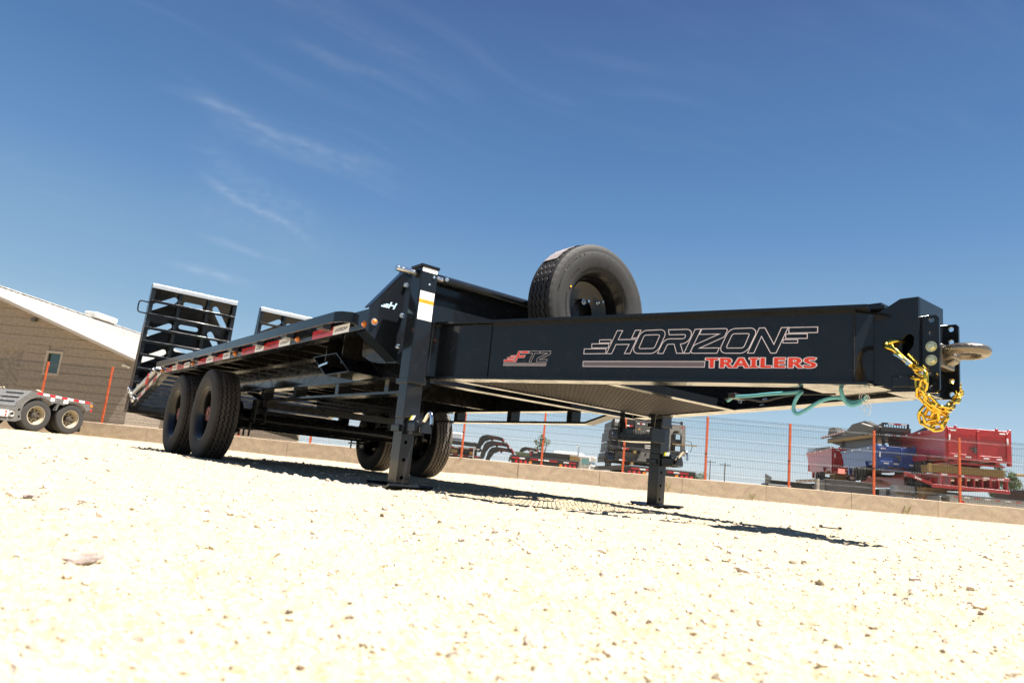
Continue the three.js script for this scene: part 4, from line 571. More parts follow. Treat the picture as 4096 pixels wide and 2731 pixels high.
// ---------- stored trailers beyond the fence ----------
const tapeRow = (t, p, d, n, w, h, start = 0, gap = 0) => { const dir = A3(d); for (let i = 0; i < n; i++) decal('reflective_tape', A3(p).addScaledVector(dir, i * (w + gap)), dir.clone().multiplyScalar(w), [0, h, 0], (i + start) % 2 ? M.plainRed : M.plainWhite, t); };
function dumpTrailer(label, mat, pos, L, W, y0, y1, rake, opts = {}) {
  const t = thing('dump_trailer', label, 'dump trailer', pos, { turn: .718, group: opts.group });
  for (const x of [0, W]) { const s = x ? -1 : 1, pts = [[-.05, y1], [-.05, y0 + .02], [-L + rake, y0 - .05], [-L, y1 - .12], [-L + .05, y1]]; obj('side_wall', plateX(pts, x - (x ? .05 : 0), x + (x ? 0 : .05)), mat, t);
    obj('top_rail', rbox(x - .07, x + .03, y1 - .03, y1 + .09, -L, -.02, .01), mat, t); obj('bottom_rail', rbox(x - .06, x + .02, y0 - .06, y0 + .06, -L + rake, -.04, .01), mat, t); if (!x) for (let i = 0; i < 4; i++) obj('tape_mark', box(-.074, -.071, y1 + .0, y1 + .06, -1.3 - i * L * .22, -1.05 - i * L * .22), M.plainWhite, t); }
  obj('front_wall', box(.05, W - .05, y0, y1 - .04, -L + .12, -L + .17), mat, t); obj('floor', box(.05, W - .05, y0 - .04, y0 + .02, -L + rake, -.06), mat, t);
  // tailgate: posts, rails, two panels set back, centre post with latch
  const gate = new THREE.Group(); gate.name = numbered('tailgate'); t.add(gate);
  obj('panel', [box(.08, W - .08, y0 + .06, y1 - .1, -.06, .034)], mat, gate); obj('gate_rail', rbox(-.02, W + .02, y1 - .16, y1 + .08, -.04, .05, .012), mat, gate); obj('gate_rail', rbox(-.02, W + .02, y0 - .1, y0 + .12, -.04, .06, .012), mat, gate);
  for (const x of [.0, W / 2 - .05, W - .1]) obj('gate_post', rbox(x, x + .1, y0 - .02, y1 + .0, -.025, .08, .012), mat, gate);
  for (const x of [-.09, W]) obj('corner_post', rbox(x, x + .1, y0 - .2, y1 + .14, -.2, .03, .015), mat, t);
  for (const x of [.22, .62, 1.25, 1.7]) if (x < W - .2) obj('tape_mark', box(x, x + .2, y0 + .0, y0 + .055, .061, .064), M.plainWhite, gate); for (const x of [.1, W - .32]) obj('tape_mark', box(x, x + .2, y1 - .06, y1 + .0, .051, .054), M.plainWhite, gate); for (const x of [.03, W - .09]) obj('tape_mark', box(x, x + .06, y1 - .42, y1 - .2, .081, .084), M.plainWhite, gate);
  obj('latch', [box(W * .36, W * .44, y0 + .32, y0 + .36, .0, .1), box(W * .42, W * .47, y0 + .2, y0 + .42, .0, .09)], M.greyPaint, gate);
  for (const x of [.25, W - .45]) obj('hinge', rbox(x, x + .08, y1 + .0, y1 + .16, -.06, .07, .02), mat, gate);
  // chassis, fender, wheels
  obj('chassis', [box(.3, .42, y0 - .2, y0 - .06, -L + rake + .2, -.1), box(W - .42, W - .3, y0 - .2, y0 - .06, -L + rake + .2, -.1), box(.1, W - .1, y0 - .26, y0 - .2, -.22, -.08)], mat, t);
  const c = -L * .43; obj('fender', [plateX([[c - 1.35, y0 - .12], [c - 1.2, y0 + .14], [c + 1.2, y0 + .14], [c + 1.35, y0 - .12]], -.14, -.06)], opts.fender ?? mat, t); obj('fender_skirt', box(-.06, -.02, y0 - .5, y0 - .05, c - 1.1, c + .9), M.greyPaint, t); obj('jack_leg', rbox(-.12, .02, y0 - .45, y0 - .03, c - 1.75, c - 1.55, .01), mat, t);
  for (const dz of [-.5, .45]) { const w = farWheel(t, -.02, y0 - .42, c + dz, .32, .2, M.greyPaint); w.rotation.y = -Math.PI / 2; const v = farWheel(t, W - .1, y0 - .42, c + dz, .32, .2, M.greyPaint); v.rotation.y = Math.PI / 2; obj('axle', cyl([.1, y0 - .42, c + dz], [W - .2, y0 - .42, c + dz], .05, .05, 10), M.black, t); }
  if (opts.rack) for (let k = 0; k < 4; k++) obj('tarp_rail', bar([0, y1 + .12 + k * .07, -L + .1], [0, y1 + .12 + k * .02, -.8], .03, .03), M.black, t);
  return t;
}
dumpTrailer('large bright red dump trailer on the timber pack, tailgate facing the fence', M.red, [-11.52, 0, -30.51], 7.1, 2.15, 2.42, 3.48, .75);
dumpTrailer('blue dump trailer beneath the upturned black trailer', M.blue, [-14.9, 0, -32.05], 6.0, 1.9, 2.1, 2.8, .6);
dumpTrailer('smaller red dump trailer farthest left in the red stack', M.red, [-19.77, 0, -37.44], 6.6, 1.7, 2.0, 3.05, 1.0, { rack: true });
M.orangeMark = S({ color: lin(.6, .07, .03), roughness: .5 });
const bundle = (label, pos, w, y0, y1, L, turn, rows, cols, along = 'x') => { const t = thing('timber_pack', label, 'timber', pos, { turn }); const h = (y1 - y0) / rows, d = L / cols; for (let r = 0; r < rows; r++) for (let c = 0; c < cols; c++) { const e = rr(-.02, .02); obj('plank', along === 'x' ? box(e, w + e, y0 + r * h + .003, y0 + (r + 1) * h - .006, -(c + 1) * d + .004, -c * d - .004) : box(c * d + .004, (c + 1) * d - .004, y0 + r * h + .003, y0 + (r + 1) * h - .006, -w + e, e), M.wood, t); } return t; };
bundle('wide pack of yellow timber planks between the red dump trailer and the red flat trailer', [-11.93, 0, -30.15], 2.55, 1.765, 2.06, 1.2, .718, 6, 4);
{ const t = thing('timber_block', 'upright yellow timber block at the left end of the timber pack', 'timber', [-12.0, 1.75, -30.1], { turn: .718 }); obj('block', rbox(-.05, .06, 0, .34, -.1, .02, .004), M.wood, t); }
{ // long red flat trailer under the stack
  const t = thing('flat_trailer', 'long red flat trailer at the bottom of the red stack', 'trailer', [-11.72, 0, -30.34], { turn: .718 });
  obj('deck_rail', rbox(-.05, .02, 1.6, 1.745, -12.6, -1.9, .01), M.red, t); obj('deck', box(.02, 2.4, 1.69, 1.742, -12.6, -.05), M.red, t); obj('rear_rail', rbox(-.02, 2.42, 1.645, 1.755, -.05, .02, .01), M.red, t);
  obj('main_beam', box(.35, .47, 1.2, 1.64, -12, -.3), M.red, t); obj('main_beam', box(1.9, 2.02, 1.2, 1.64, -12, -.3), M.red, t); obj('rear_bumper', rbox(-.3, 2.42, 1.17, 1.30, -.06, .03, .01), M.red, t);
  for (let i = 0; i < 9; i++) obj('cross_member', box(.05 + i * .285, .1 + i * .285, 1.3, 1.645, -.35, -.04), M.red, t);
  for (let i = 0; i < 4; i++) obj('ramp_slat', bar([-.5 - i * .12 + .35, 1.67 - i * .03, -.3 - i * .1], [-.62 - i * .1 + .3, 1.4, -.25 - i * .1], .05, .03), M.red, t);
  obj('ramp_rail', bar([-.32, 1.3, .02], [-1.1, 1.66, -.6], .06, .13), M.red, t); obj('tape_mark', bar([-.62, 1.43, -.16], [-.8, 1.51, -.3], .064, .06), M.plainWhite, t);
  for (let i = 0; i < 9; i++) obj('tape_mark', box(-.055, -.051, 1.67, 1.73, -2.8 - i * 1.05, -2.5 - i * 1.05), i % 3 === 2 ? M.plainRed : M.plainWhite, t); for (const x of [.03, .62, 1.5, 2.0]) obj('tape_mark', box(x, x + .22, 1.67, 1.73, .02, .023), M.plainWhite, t);
  obj('side_brace', plateX([[-11, 1.6], [-8.2, 1.6], [-8.2, 1.35]], -.02, .0), M.red, t); obj('side_brace', plateX([[-7.8, 1.6], [-4, 1.6], [-4, 1.3], [-5.4, 1.3]], -.02, .0), M.red, t);
  for (const z of [-3.3, -2.3]) { const w = farWheel(t, .1, 1.2, z, .4, .25, M.greyPaint); w.rotation.y = -Math.PI / 2; }
}
{ // chassis lying between the red flat trailer and the silver beds
  const t = thing('stored_chassis', 'black trailer chassis with wheels under the long red flat trailer', 'chassis', [-11.72, 0, -30.34], { turn: .718 });
  for (const x of [.25, 1.9]) obj('side_rail', box(x, x + .1, .72, .98, -12.2, -.5), M.black, t); for (let i = 0; i < 12; i++) obj('cross_member', box(.35, 1.9, .8, .9, -12 + i * 1.0, -11.9 + i * 1.0), M.black, t);
  for (const z of [-9.2, -8.3, -5.6]) { const w = farWheel(t, .2, .75, z, .36, .24, M.greyPaint); w.rotation.y = -Math.PI / 2; } obj('tool_box', rbox(.02, .5, .75, 1.12, -7.6, -6.6, .02), M.white, t); obj('deck_boards', box(.3, 2.0, 1.0, 1.06, -12.2, -6.2), M.greyPaint, t); obj('end_plate', box(.2, 2.1, .6, 1.1, -12.2, -12.1), M.greyPaint, t); obj('packing', box(.3, 1.9, .35, .72, -4.6, -3.4), M.greyPaint, t);
}
{ // black trailer lying high on the stack, seen with its underside to the yard
  const t = thing('stacked_trailer', 'black trailer on top of the stack with a humped gooseneck and striped edge', 'trailer', [-15.88, 0, -33.58], { turn: .718 });
  const dk = S({ color: lin(.085, .075, .06), roughness: .55, map: rep(wearT, .8) });
  obj('deck_edge', [plateX([[-10.1, 4.06], [-4.4, 4.01], [-4.4, 3.88], [-10.0, 3.94]], -.04, .04)], dk, t); tapeRow(t, [-.045, 3.975, -9.9], [0, 0, 1], 18, .3, .07);
  obj('gooseneck', plateX([[-4.5, 4.0], [-3.4, 4.27], [-1.2, 4.26], [.25, 3.93], [.25, 3.7], [-1.4, 3.62], [-4.5, 3.7]], .0, .25), dk, t); obj('neck_front', bar([.1, 4.12, -1.2], [.1, 3.86, .25], .5, .04), S({ color: lin(.45, .42, .37), roughness: .6 }), t);
  obj('fender', plateX([[-8.6, 3.95], [-8.4, 4.43], [-7.2, 4.42], [-6.4, 4.2], [-6.3, 3.95]], .02, .4), dk, t); obj('underframe', [plateX([[-8.9, 3.95], [-8.9, 3.64], [-7.4, 3.44], [-.5, 3.5], [.2, 3.7], [.2, 3.9], [-4.4, 3.9]], .3, 1.6)], dk, t);
  obj('side_rail', box(.02, .1, 3.6, 3.85, -8.6, 0), dk, t); obj('hanging_axle', [cyl([.4, 3.35, -7.2], [1.6, 3.35, -7.2], .06, .06, 10), box(.4, .5, 3.3, 3.6, -7.4, -7)], M.black, t);
  obj('upright', bar([.2, 3.6, -6.2], [.45, 1.76, -5.5], .16, .2), M.greyPaint, t); obj('upright', bar([.2, 3.55, -.2], [.35, 1.76, -.8], .16, .2), M.greyPaint, t); obj('cross_plate', box(.25, .3, 3.05, 3.45, -5.9, -.4), M.black, t);
  const tb = thing('timber_beam', 'long yellow timber beam under the black stacked trailer', 'timber', [-15.88, 0, -33.58], { turn: .718 }); obj('beam', bar([-.02, 3.66, -8.0], [-.02, 3.43, .3], .12, .15), M.wood, tb);
  const r1 = thing('loading_ramp', 'black ramp with a red and white tape on the top of the stack', 'ramp', [-15.55, 0, -33.87], { turn: .718 });
  obj('frame', [box(0, 1.15, 4.04, 4.12, -.05, .02), box(0, .07, 3.62, 4.05, -.05, .02), box(1.08, 1.15, 3.62, 4.05, -.05, .02), box(0, 1.15, 3.62, 3.68, -.05, .02), plateX([[-2.2, 3.9], [-.05, 4.1], [-.05, 3.65], [-2.2, 3.6]], .0, .04)], M.black, r1); for (let i = 0; i < 9; i++) obj('slat', bar([.12 + i * .115, 3.68, -.02], [.16 + i * .115, 4.04, -.02], .03, .03), M.black, r1); for (const y of [3.76, 3.86]) obj('cross_bar', box(.07, 1.08, y, y + .04, -.05, .01), M.black, r1);
  decal('reflective_tape', [.25, 4.05, .0225], [.25, 0, 0], [0, .06, 0], M.plainWhite, r1); decal('reflective_tape', [.5, 4.05, .0225], [.3, 0, 0], [0, .06, 0], M.plainRed, r1); decal('reflective_tape', [.8, 4.05, .0225], [.25, 0, 0], [0, .06, 0], M.plainWhite, r1);
  const r2 = r1.clone(); r2.name = numbered('loading_ramp'); r2.position.set(-14.15, -.04, -35.1); r2.userData.label = 'black ramp behind the gold chains, right one on the top of the stack'; scene.add(r2);
  const r3 = thing('stacked_deck', 'black slatted deck with tape between the ramps and the big red dump trailer', 'deck', [-15.5, 0, -33.9], { turn: .718 }); obj('deck_edge', rbox(0, 1.9, 3.5, 3.62, -4, 0, .01), M.black, r3); for (let i = 0; i < 7; i++) decal('reflective_tape', [.05 + i * .26, 3.53, .003], [.25, 0, 0], [0, .06, 0], i % 2 ? M.plainRed : M.plainWhite, r3); obj('hanging_frame', [box(.0, .08, 2.6, 3.5, -.3, -.05), box(.8, .86, 2.9, 3.5, -.3, -.05), box(0, 1.8, 3.2, 3.26, -.2, -.05)], M.greyPaint, r3);
}
{ // aluminium trailers and stores along the fence foot
  const a = thing('aluminium_trailer', 'grey aluminium trailer bed with striped tape low behind the fence on the right', 'trailer', [-11.34, 0, -30.2], { turn: .718 }); obj('bed_rail', rbox(0, 5.2, .68, .93, -1.9, 0, .02), M.alu, a); obj('top_rail', box(0, 5.2, .932, .97, -.04, .006), M.greyPaint, a); tapeRow(a, [.15, .865, .004], [1, 0, 0], 11, .19, .035, 1, .16); for (const x of [.45, 2.75, 4.9]) obj('tail_lamp', cyl([x, .70, 0], [x, .70, .012], .06, .06, 14), M.lensRed, a); obj('leg', box(.3, .4, -.2, .68, -.3, -.2), M.greyPaint, a); obj('leg', box(4.6, 4.7, -.2, .68, -.3, -.2), M.greyPaint, a);
  const b = thing('aluminium_trailer', 'dull silver low trailer bed under the red flat trailer, left of the striped one', 'trailer', [-11.45, 0, -30.0], { turn: .718 }); obj('bed_rail', rbox(-.06, 0, .66, .86, -6.2, -.3, .01), M.alu, b); tapeRow(b, [-.0635, .69, -3.1], [0, 0, 1], 6, .22, .06); for (const z of [-5.4, -4.3]) { const w = farWheel(b, .1, .5, z, .33, .2, M.greyPaint); w.rotation.y = -Math.PI / 2; } obj('deck', box(0, 1.6, .82, .85, -6.2, -.3), M.alu, b);
  const c = thing('aluminium_trailer', 'beige metal trailer bed with square tape marks left of the red stack', 'trailer', [-16.56, 0, -30.1], { turn: .718 }); obj('bed_rail', rbox(-.08, 0, 1.02, 1.16, -4.5, 0, .01), S({ color: lin(.32, .28, .22), roughness: .6, map: rep(wearT, 1) }), c); obj('end_post', rbox(-.06, .04, -.1, 1.17, -.04, .05, .01), S({ color: lin(.5, .46, .4), roughness: .6 }), c); tapeRow(c, [-.0825, 1.06, -3.9], [0, 0, 1], 7, .2, .05, 0, .3);
  bundle('pack of pale planks low beside the beige trailer bed', [-16.6, 0, -31.3], 1.8, .85, .98, .5, .718, 2, 2, 'z'); bundle('short pack of planks under the smaller red dump trailer', [-20.2, 0, -38.4], 1.1, 1.45, 1.78, .6, .718, 3, 2, 'z');
  const d = thing('storage_box', 'grey steel dump body standing behind the beige trailer bed', 'dump body', [-16.4, 0, -30.25], { turn: .718 }); obj('body', [box(.06, 2.1, .2, 1.17, -.06, 0), box(.06, .12, .2, 1.17, -2, 0), box(2.04, 2.1, .2, 1.17, -2, 0)], S({ color: lin(.13, .135, .15), roughness: .5, map: rep(wearT, .8) }), d); obj('rim', rbox(.02, 2.14, 1.14, 1.2, -.1, .04, .01), M.greyPaint, d); obj('blue_panel', box(.6, 1.9, .45, .62, .0, .01), S({ color: lin(.05, .07, .2), roughness: .5 }), d);
  const e = thing('storage_crate', 'pale grey crate low between the red flat trailer and the fence', 'crate', [-14.0, 0, -31.9], { turn: .718 }); obj('crate', rbox(0, 1.0, .2, 1.22, -1, 0, .02), M.white, e); obj('rail', box(-.2, 1.1, .84, .9, 0, .05), M.wood, e); obj('crate', rbox(1.5, 2.4, .2, 1.12, -1, 0, .02), M.greyPaint, e); obj('rail', box(1.45, 2.5, .9, .96, 0, .05), M.wood, e);
  const f = thing('parked_trailer', 'dark enclosed trailer at the right picture edge behind the silver bed', 'trailer', [-9.6, 0, -34.4], { turn: .718 }); obj('body', rbox(0, 3.2, .35, 1.5, -4, 0, .05), M.black, f); obj('trim', box(.1, 3.2, 1.42, 1.5, .0, .03), M.greyPaint, f); obj('tape_mark', box(.3, .36, 1.0, 1.36, .001, .004), M.plainWhite, f); obj('tape_mark', box(.5, 1.3, 1.44, 1.49, .031, .034), M.plainRed, f); { const w = farWheel(f, .9, .4, -.05, .36, .2, M.greyPaint); const w2 = farWheel(f, 2.2, .4, -.05, .36, .2, M.greyPaint); }
  const g = thing('timber_pole', 'pale timber pole jutting right from the timber pack', 'pole', [-9.75, 1.93, -32.2], { turn: .718 }); obj('pole', cyl([0, 0, 0], [2.6, .06, .2], .05, .045, 10), M.wood, g);
  const k = thing('parked_trailer', 'dark trailer nose far left of the beige trailer bed', 'trailer', [-22.6, 0, -36.0], { turn: .718 }); obj('body', [rbox(0, 2.6, .2, 1.15, -2, 0, .05), plateX([[-2, 1.15], [0, 1.15], [0, 1.28], [-2, 1.5]], .0, .05)], M.greyPaint, k); obj('frame', box(.0, 3.4, 1.0, 1.08, .0, .05), M.black, k); obj('tape_mark', box(2.2, 2.5, .95, 1.0, .05, .053), M.plainWhite, k);
  bundle('short stack of yellow blocks under the blue dump trailer', [-16.9, 0, -34.7], .9, 1.76, 2.02, .9, .718, 3, 3, 'z'); bundle('stack of dark timber blocks below the red flat trailer', [-12.6, 0, -31.1], .8, .75, 1.18, .8, .718, 4, 3);
}
// ---------- middle stack, flatbeds, goosenecks, truck ----------
const yaw2 = .9223;
function rearLamps(t, y, xs, W) { xs.forEach(([x, m]) => obj('tail_lamp', cyl([x, y, 0], [x, y, .014], .062, .062, 16), m, t)); }
function flatRear(label, pos, tapeXs, L) {
  const t = thing('stored_flatbed', label, 'trailer', pos, { turn: yaw2, group: undefined });
  obj('rear_bumper', rbox(0, 2.62, .5, .66, -.06, 0, .008), M.black, t); obj('rear_header', rbox(0, 2.64, .66, .80, -.08, .012, .008), M.black, t); obj('deck', box(0, 2.62, .76, .79, -L, -.08), M.black, t); obj('side_rail', rbox(-.05, .02, .62, .80, -L, -.06, .008), M.greyPaint, t); obj('main_beam', box(.7, .8, .3, .76, -L, -.3), M.black, t); obj('main_beam', box(1.9, 2.0, .3, .76, -L, -.3), M.black, t);
  for (const [x, w, r] of tapeXs) decal('reflective_tape', [x, .675, .0145], [w, 0, 0], [0, .055, 0], r ? M.plainRed : M.plainWhite, t);
  rearLamps(t, .575, [[.2, M.lensRed], [.38, M.lensRed], [.56, M.lensRed], [.75, M.amber], [1.95, M.amber], [2.14, M.lensRed], [2.32, M.lensRed], [2.49, M.lensRed]]);
  for (const z of [-3.4, -2.4]) { for (const x of [.25, 2.35]) { const w = farWheel(t, x, .38, z, .38, .25, M.greyPaint); w.rotation.y = -Math.PI / 2; } } return t;
}
const st0 = flatRear('black flatbed trailer whose lamps face the fence, carrying the tall stack', [-18.15, 0, -19.4], [[.25, .33, 1], [.58, .22, 0], [.8, .33, 1], [1.13, .2, 0], [1.6, .24, 1], [1.84, .2, 0], [2.04, .34, 1]], 8); obj('number_plate', box(.82, 1.16, .52, .64, .001, .006), M.white, st0);
flatRear('low black flatbed trailer with red and white tape left of the tall stack', [-22.04, 0, -17.16], [[0.02, .3, 1], [.32, .2, 0], [.75, .3, 1], [1.05, .2, 0], [1.28, .2, 0], [1.5, .3, 1], [2.05, .2, 0], [2.25, .3, 1]], 7);
function stacked(label, x0, y, W, fx, k) { // small black trailer lying on the one below
  const t = thing('utility_trailer', label, 'trailer', [-18.15, y, -19.4], { turn: yaw2 });
  obj('bed', [box(x0, x0 + W, 0, .1, -.08, 0), box(x0, x0 + .08, 0, .1, -4.6, -.08), box(x0 + W - .08, x0 + W, 0, .1, -4.6, -.08), box(x0 + .08, x0 + W - .08, .06, .085, -4.6, -.08)], M.black, t); for (let i = 0; i < 5; i++) obj('cross_member', box(x0 + .08, x0 + W - .08, .0, .05, -.6 - i * .8, -.54 - i * .8), M.black, t);
  const fender = Array.from({ length: 9 }, (_, i) => { const a = Math.PI * i / 8; return [-.55 + .42 * Math.cos(a), .02 + .34 * Math.sin(a)]; }); obj('fender', plateX([...fender, ...fender.slice().reverse().map(([a, b]) => [a * .97 - .016, b - .03])], x0 - .24, x0), k % 2 ? M.greyPaint : S({ color: lin(.03, .04, .07), roughness: .4 }), t);
  const w = farWheel(t, x0 - .14, .0, -.55, .28, .18, M.greyPaint); w.rotation.y = -Math.PI / 2;
  obj('post', rbox(x0 + .02, x0 + .1, .1, .4, -.1, -.02, .01), M.black, t); obj('post', rbox(x0 + W - .1, x0 + W - .02, .1, .4, -.1, -.02, .01), M.black, t);
  obj('side_wall', box(x0 + .005, x0 + .045, .1, .37, -4.5, -.11), M.black, t); obj('grab_handle', tube([[x0 - .02, .3, -.04], [x0 - .24, .31, -.04], [x0 - .26, .28, -.04], [x0 - .26, .1, -.04]], .014, 24, 6), M.black, t);
  obj('tape_mark', box(x0 + .3, x0 + .42, .025, .075, .001, .004), M.plainRed, t); obj('tape_mark', box(x0 + .18, x0 + .3, .025, .075, .001, .004), M.plainWhite, t);
  obj('gate', [box(x0 + .1, x0 + W - .1, .105, .15, -.14, -.1), box(x0 + .1, x0 + W - .1, .33, .37, -.14, -.1), ...Array.from({ length: 12 }, (_, i) => box(x0 + .12 + i * (W - .3) / 12, x0 + .12 + i * (W - .3) / 12 + .11, .15, .33, -.135, -.105))].slice(0, 1).concat([box(x0 + .12, x0 + W * .55, .15, .33, -.135, -.105), box(x0 + .1, x0 + W - .1, .33, .37, -.14, -.1), box(x0 + W * .62, x0 + W - .12, .15, .33, -.9, -.87)]), k % 2 ? M.black : M.greyPaint, t); obj('wheel_pair', [cyl([x0 + .3, .25, -1.6], [x0 + .52, .25, -1.6], .27, .27, 18), cyl([x0 + W - .6, .25, -1.2], [x0 + W - .35, .25, -1.2], .27, .27, 18)].slice(0, 1), M.tyreFar, t); obj('dunnage', box(x0 + .6, x0 + .7, -.09, 0, -2, .06), M.wood, t); obj('ladder_rail', [box(x0 + .3, x0 + .34, .1, .42, -.3, -.26), box(x0 + .46, x0 + .5, .1, .42, -.3, -.26), box(x0 + .34, x0 + .46, .25, .28, -.3, -.26)], M.greyPaint, t); return t;
}
stacked('black trailer lowest in the tall stack, resting on the flatbed', -.38, .92, 2.5, 0, 0); stacked('black trailer second from the bottom of the tall stack', -.3, 1.35, 2.45, 0, 1); stacked('black trailer third from the bottom of the tall stack', -.28, 1.78, 2.4, 0, 2); stacked('black trailer at the top of the tall stack', -.2, 2.2, 2.3, 0, 3);
{
  const p = thing('mesh_ramp', 'grey expanded mesh ramp leaning on the tall stack', 'ramp', [-18.15, 0, -19.4], { turn: yaw2 }); obj('mesh_sheet', plateZ([[.46, .99], [.92, .99], [1.12, 1.40], [.62, 1.38]], .03, .045, [slot(.74, 1.24, .14, .05, 1.2)]), S({ color: lin(.25, .245, .24), roughness: .5, map: noiseTex(128, (n, u, v) => { const m = (Math.sin(u * 150) * Math.sin(v * 150)) > 0 ? .9 : .55; return [m, m, m]; }, true, 2.5) }), p); obj('frame', [bar([.43, .98, .04], [.6, 1.39, .04], .03, .03), bar([.6, 1.4, .04], [1.13, 1.42, .04], .03, .03)], M.greyPaint, p); for (const y of [1.5, 1.58]) obj('bright_rail', bar([.7, y, .03], [1.15, y + .005, .03], .03, .045), M.white, p);
  const q = thing('grey_tailgate', 'grey steel tailgate panel with small tape in the upper part of the tall stack', 'panel', [-18.15, 0, -19.4], { turn: yaw2 }); obj('panel', rbox(.3, 1.15, 1.92, 2.46, .02, .05, .01), M.greyPaint, q); obj('tape_mark', box(.36, .46, 2.34, 2.38, .051, .053), M.plainWhite, q); obj('tape_mark', box(.46, .56, 2.34, 2.38, .051, .053), M.plainRed, q); obj('tape_mark', box(.56, .66, 2.34, 2.38, .051, .053), M.plainWhite, q); obj('ledge', bar([.72, 2.13, .06], [1.05, 2.13, .06], .03, .04), M.white, q);
  const r = thing('grey_dump_body', 'grey dump body with an arched wheel opening at the right of the tall stack', 'dump body', [-18.15, 0, -19.4], { turn: yaw2 }); const ar = Array.from({ length: 11 }, (_, i) => { const a = Math.PI - Math.PI * i / 10; return [1.85 + .2 * Math.cos(a), 2.0 + .24 * Math.sin(a)]; }); obj('side', plateZ([[1.3, 1.32], [1.65, 1.32], [1.65, 2.0], ...ar, [2.05, 1.6], [2.1, 1.32], [2.2, 1.32], [2.17, 2.46], [1.3, 2.46]], .02, .05), S({ color: lin(.3, .285, .27), roughness: .5, map: rep(wearT, 1) }), r); obj('back', box(1.35, 2.12, 1.3, 2.4, -1.2, -1.15), M.black, r); obj('tape_mark', box(2.02, 2.08, 2.34, 2.39, .051, .053), M.plainRed, r); obj('hose', tube([[2.2, 1.9, .03], [2.4, 1.86, .03], [2.45, 1.7, .03], [2.4, 1.5, .03]], .012, 20, 6), M.blackPlastic, r); obj('timber_peg', box(1.7, 2.62, 1.72, 1.76, .05, .09), M.wood, r);
  const s = thing('side_ramp', 'folded grey ramp jutting left at the foot of the tall stack', 'ramp', [-18.15, 0, -19.4], { turn: yaw2 }); obj('ramp', bar([-.85, .62, -.5], [-.02, .74, -.1], .25, .09), M.greyPaint, s); obj('fender', bar([-.92, .96, -.5], [-.6, 1.03, -.4], .25, .06), M.greyPaint, s);
}
{
  const box1 = thing('steel_tray', 'long black steel tray lying on the low flatbed', 'tray', [-22.04, 0, -17.16], { turn: yaw2 }); obj('tray', [rbox(.72, 2.3, .802, 1.03, -1.3, -.1, .01)], M.black, box1); obj('tape_mark', box(.72, .76, .84, 1.0, -.1, -.096), M.plainRed, box1); obj('plate', box(.85, 1.0, .96, 1.0, -.1, -.096), M.white, box1);
  bundle('small pack of pale planks at the right end of the low flatbed', [-20.66, 0, -18.98], .4, .80, .99, .6, yaw2, 4, 2);
  const proto = thing('gooseneck', 'black arched gooseneck, rearmost and highest of the three nested ones', 'gooseneck', [-27.8, 0, -20.45], { turn: yaw2 }), k = 1.17;
  const arc = [[-.72, .92], [-.6, 1.38], [-.5, 1.5], [-.3, 1.56], [.2, 1.53], [.35, 1.5], [.58, 1.29], [.56, 1.22], [.36, 1.385], [.1, 1.42], [-.15, 1.41], [-.38, 1.3], [-.52, 1.08], [-.58, .8]].map(([a, b]) => [a * k, .152 + (b - .152) * k]);
  obj('side_beam', plateZ(arc, -.1, 0, [], .01), M.black, proto); obj('side_beam', plateZ(arc, -1.2, -1.1, [], .01), M.black, proto); obj('nose', bar([.36 * k, 1.58, -.6], [.58 * k, 1.4, -.6], 1.0, .08), M.black, proto); for (let i = 0; i < 3; i++) obj('tape_mark', bar([.42 + i * .085, 1.66 - i * .075, .004], [.50 + i * .085, 1.59 - i * .075, .004], .06, .008, V(0, 0, 1)), i % 2 ? M.plainWhite : M.plainRed, proto); obj('lettering_bar', box(-.2, .2, 1.66, 1.675, .0, .004), M.red, proto); obj('cross_tube', cyl([-.1, 1.6, -1.1], [-.1, 1.6, -.1], .06, .06, 10), M.black, proto);
  for (const [dx, dy, l] of [[.25, -.3, 'black arched gooseneck in the middle of the three nested ones'], [.46, -.56, 'black arched gooseneck, lowest and farthest right of the three nested ones']]) { const c = proto.clone(); c.name = numbered('gooseneck'); c.position.add(V(.6, 0, -.8).multiplyScalar(dx * k)).add(V(.7, dy, .55)); c.userData.label = l; scene.add(c); }
  const far = proto.clone(); far.name = numbered('gooseneck'); far.position.set(-37.4, .1, -30.7); far.userData.label = 'small distant black gooseneck right of the three nested ones'; scene.add(far);
  const dk = thing('stored_deck', 'stack of black trailer decks with tape edges left of the goosenecks', 'trailer deck', [-27.8, 0, -20.45], { turn: yaw2 }); for (const [y, x1, q] of [[.62, -.5, 1], [.98, -.55, 0]]) { obj('deck', rbox(-4.5, x1, y, y + .11, -2, 0, .01), M.black, dk); tapeRow(dk, [-4.4, y + .045, .004], [1, 0, 0], 15, .25, .04, q); } obj('frame', [box(-4.4, -.8, .75, .98, -1.6, -.3), box(-4.4, -.9, .3, .62, -1.6, -.2)], M.black, dk); obj('pallet_goods', box(-2.0, -1.7, .74, .95, -.3, -.05), M.wood, dk); obj('pallet_goods', box(-1.1, -.9, .74, .9, -.3, -.05), S({ color: lin(.5, .22, .04), roughness: .6 }), dk);
  obj('upper_deck', bar([-2.6, 1.3, -.5], [-.7, 1.25, -.5], 1.6, .16, V(0, 1, 0)), M.black, dk); obj('jack_leg', [rbox(-.95, -.87, .6, 1.4, .02, .1, .01)], M.galv, dk); obj('orange_base', box(-2.0, -.8, .42, .52, .02, .1), M.orangeMark, dk);
  const tk = thing('white_tank', 'white plastic tank standing on the upper black deck', 'tank', [-29.0, 1.4, -19.0], { turn: yaw2 }); obj('tank', rbox(-.25, .35, 0, .38, -.4, 0, .09), P({ color: lin(.55, .56, .57), roughness: .4 }), tk); obj('cap', cyl([.05, .38, -.2], [.05, .42, -.2], .07), M.blackPlastic, tk);
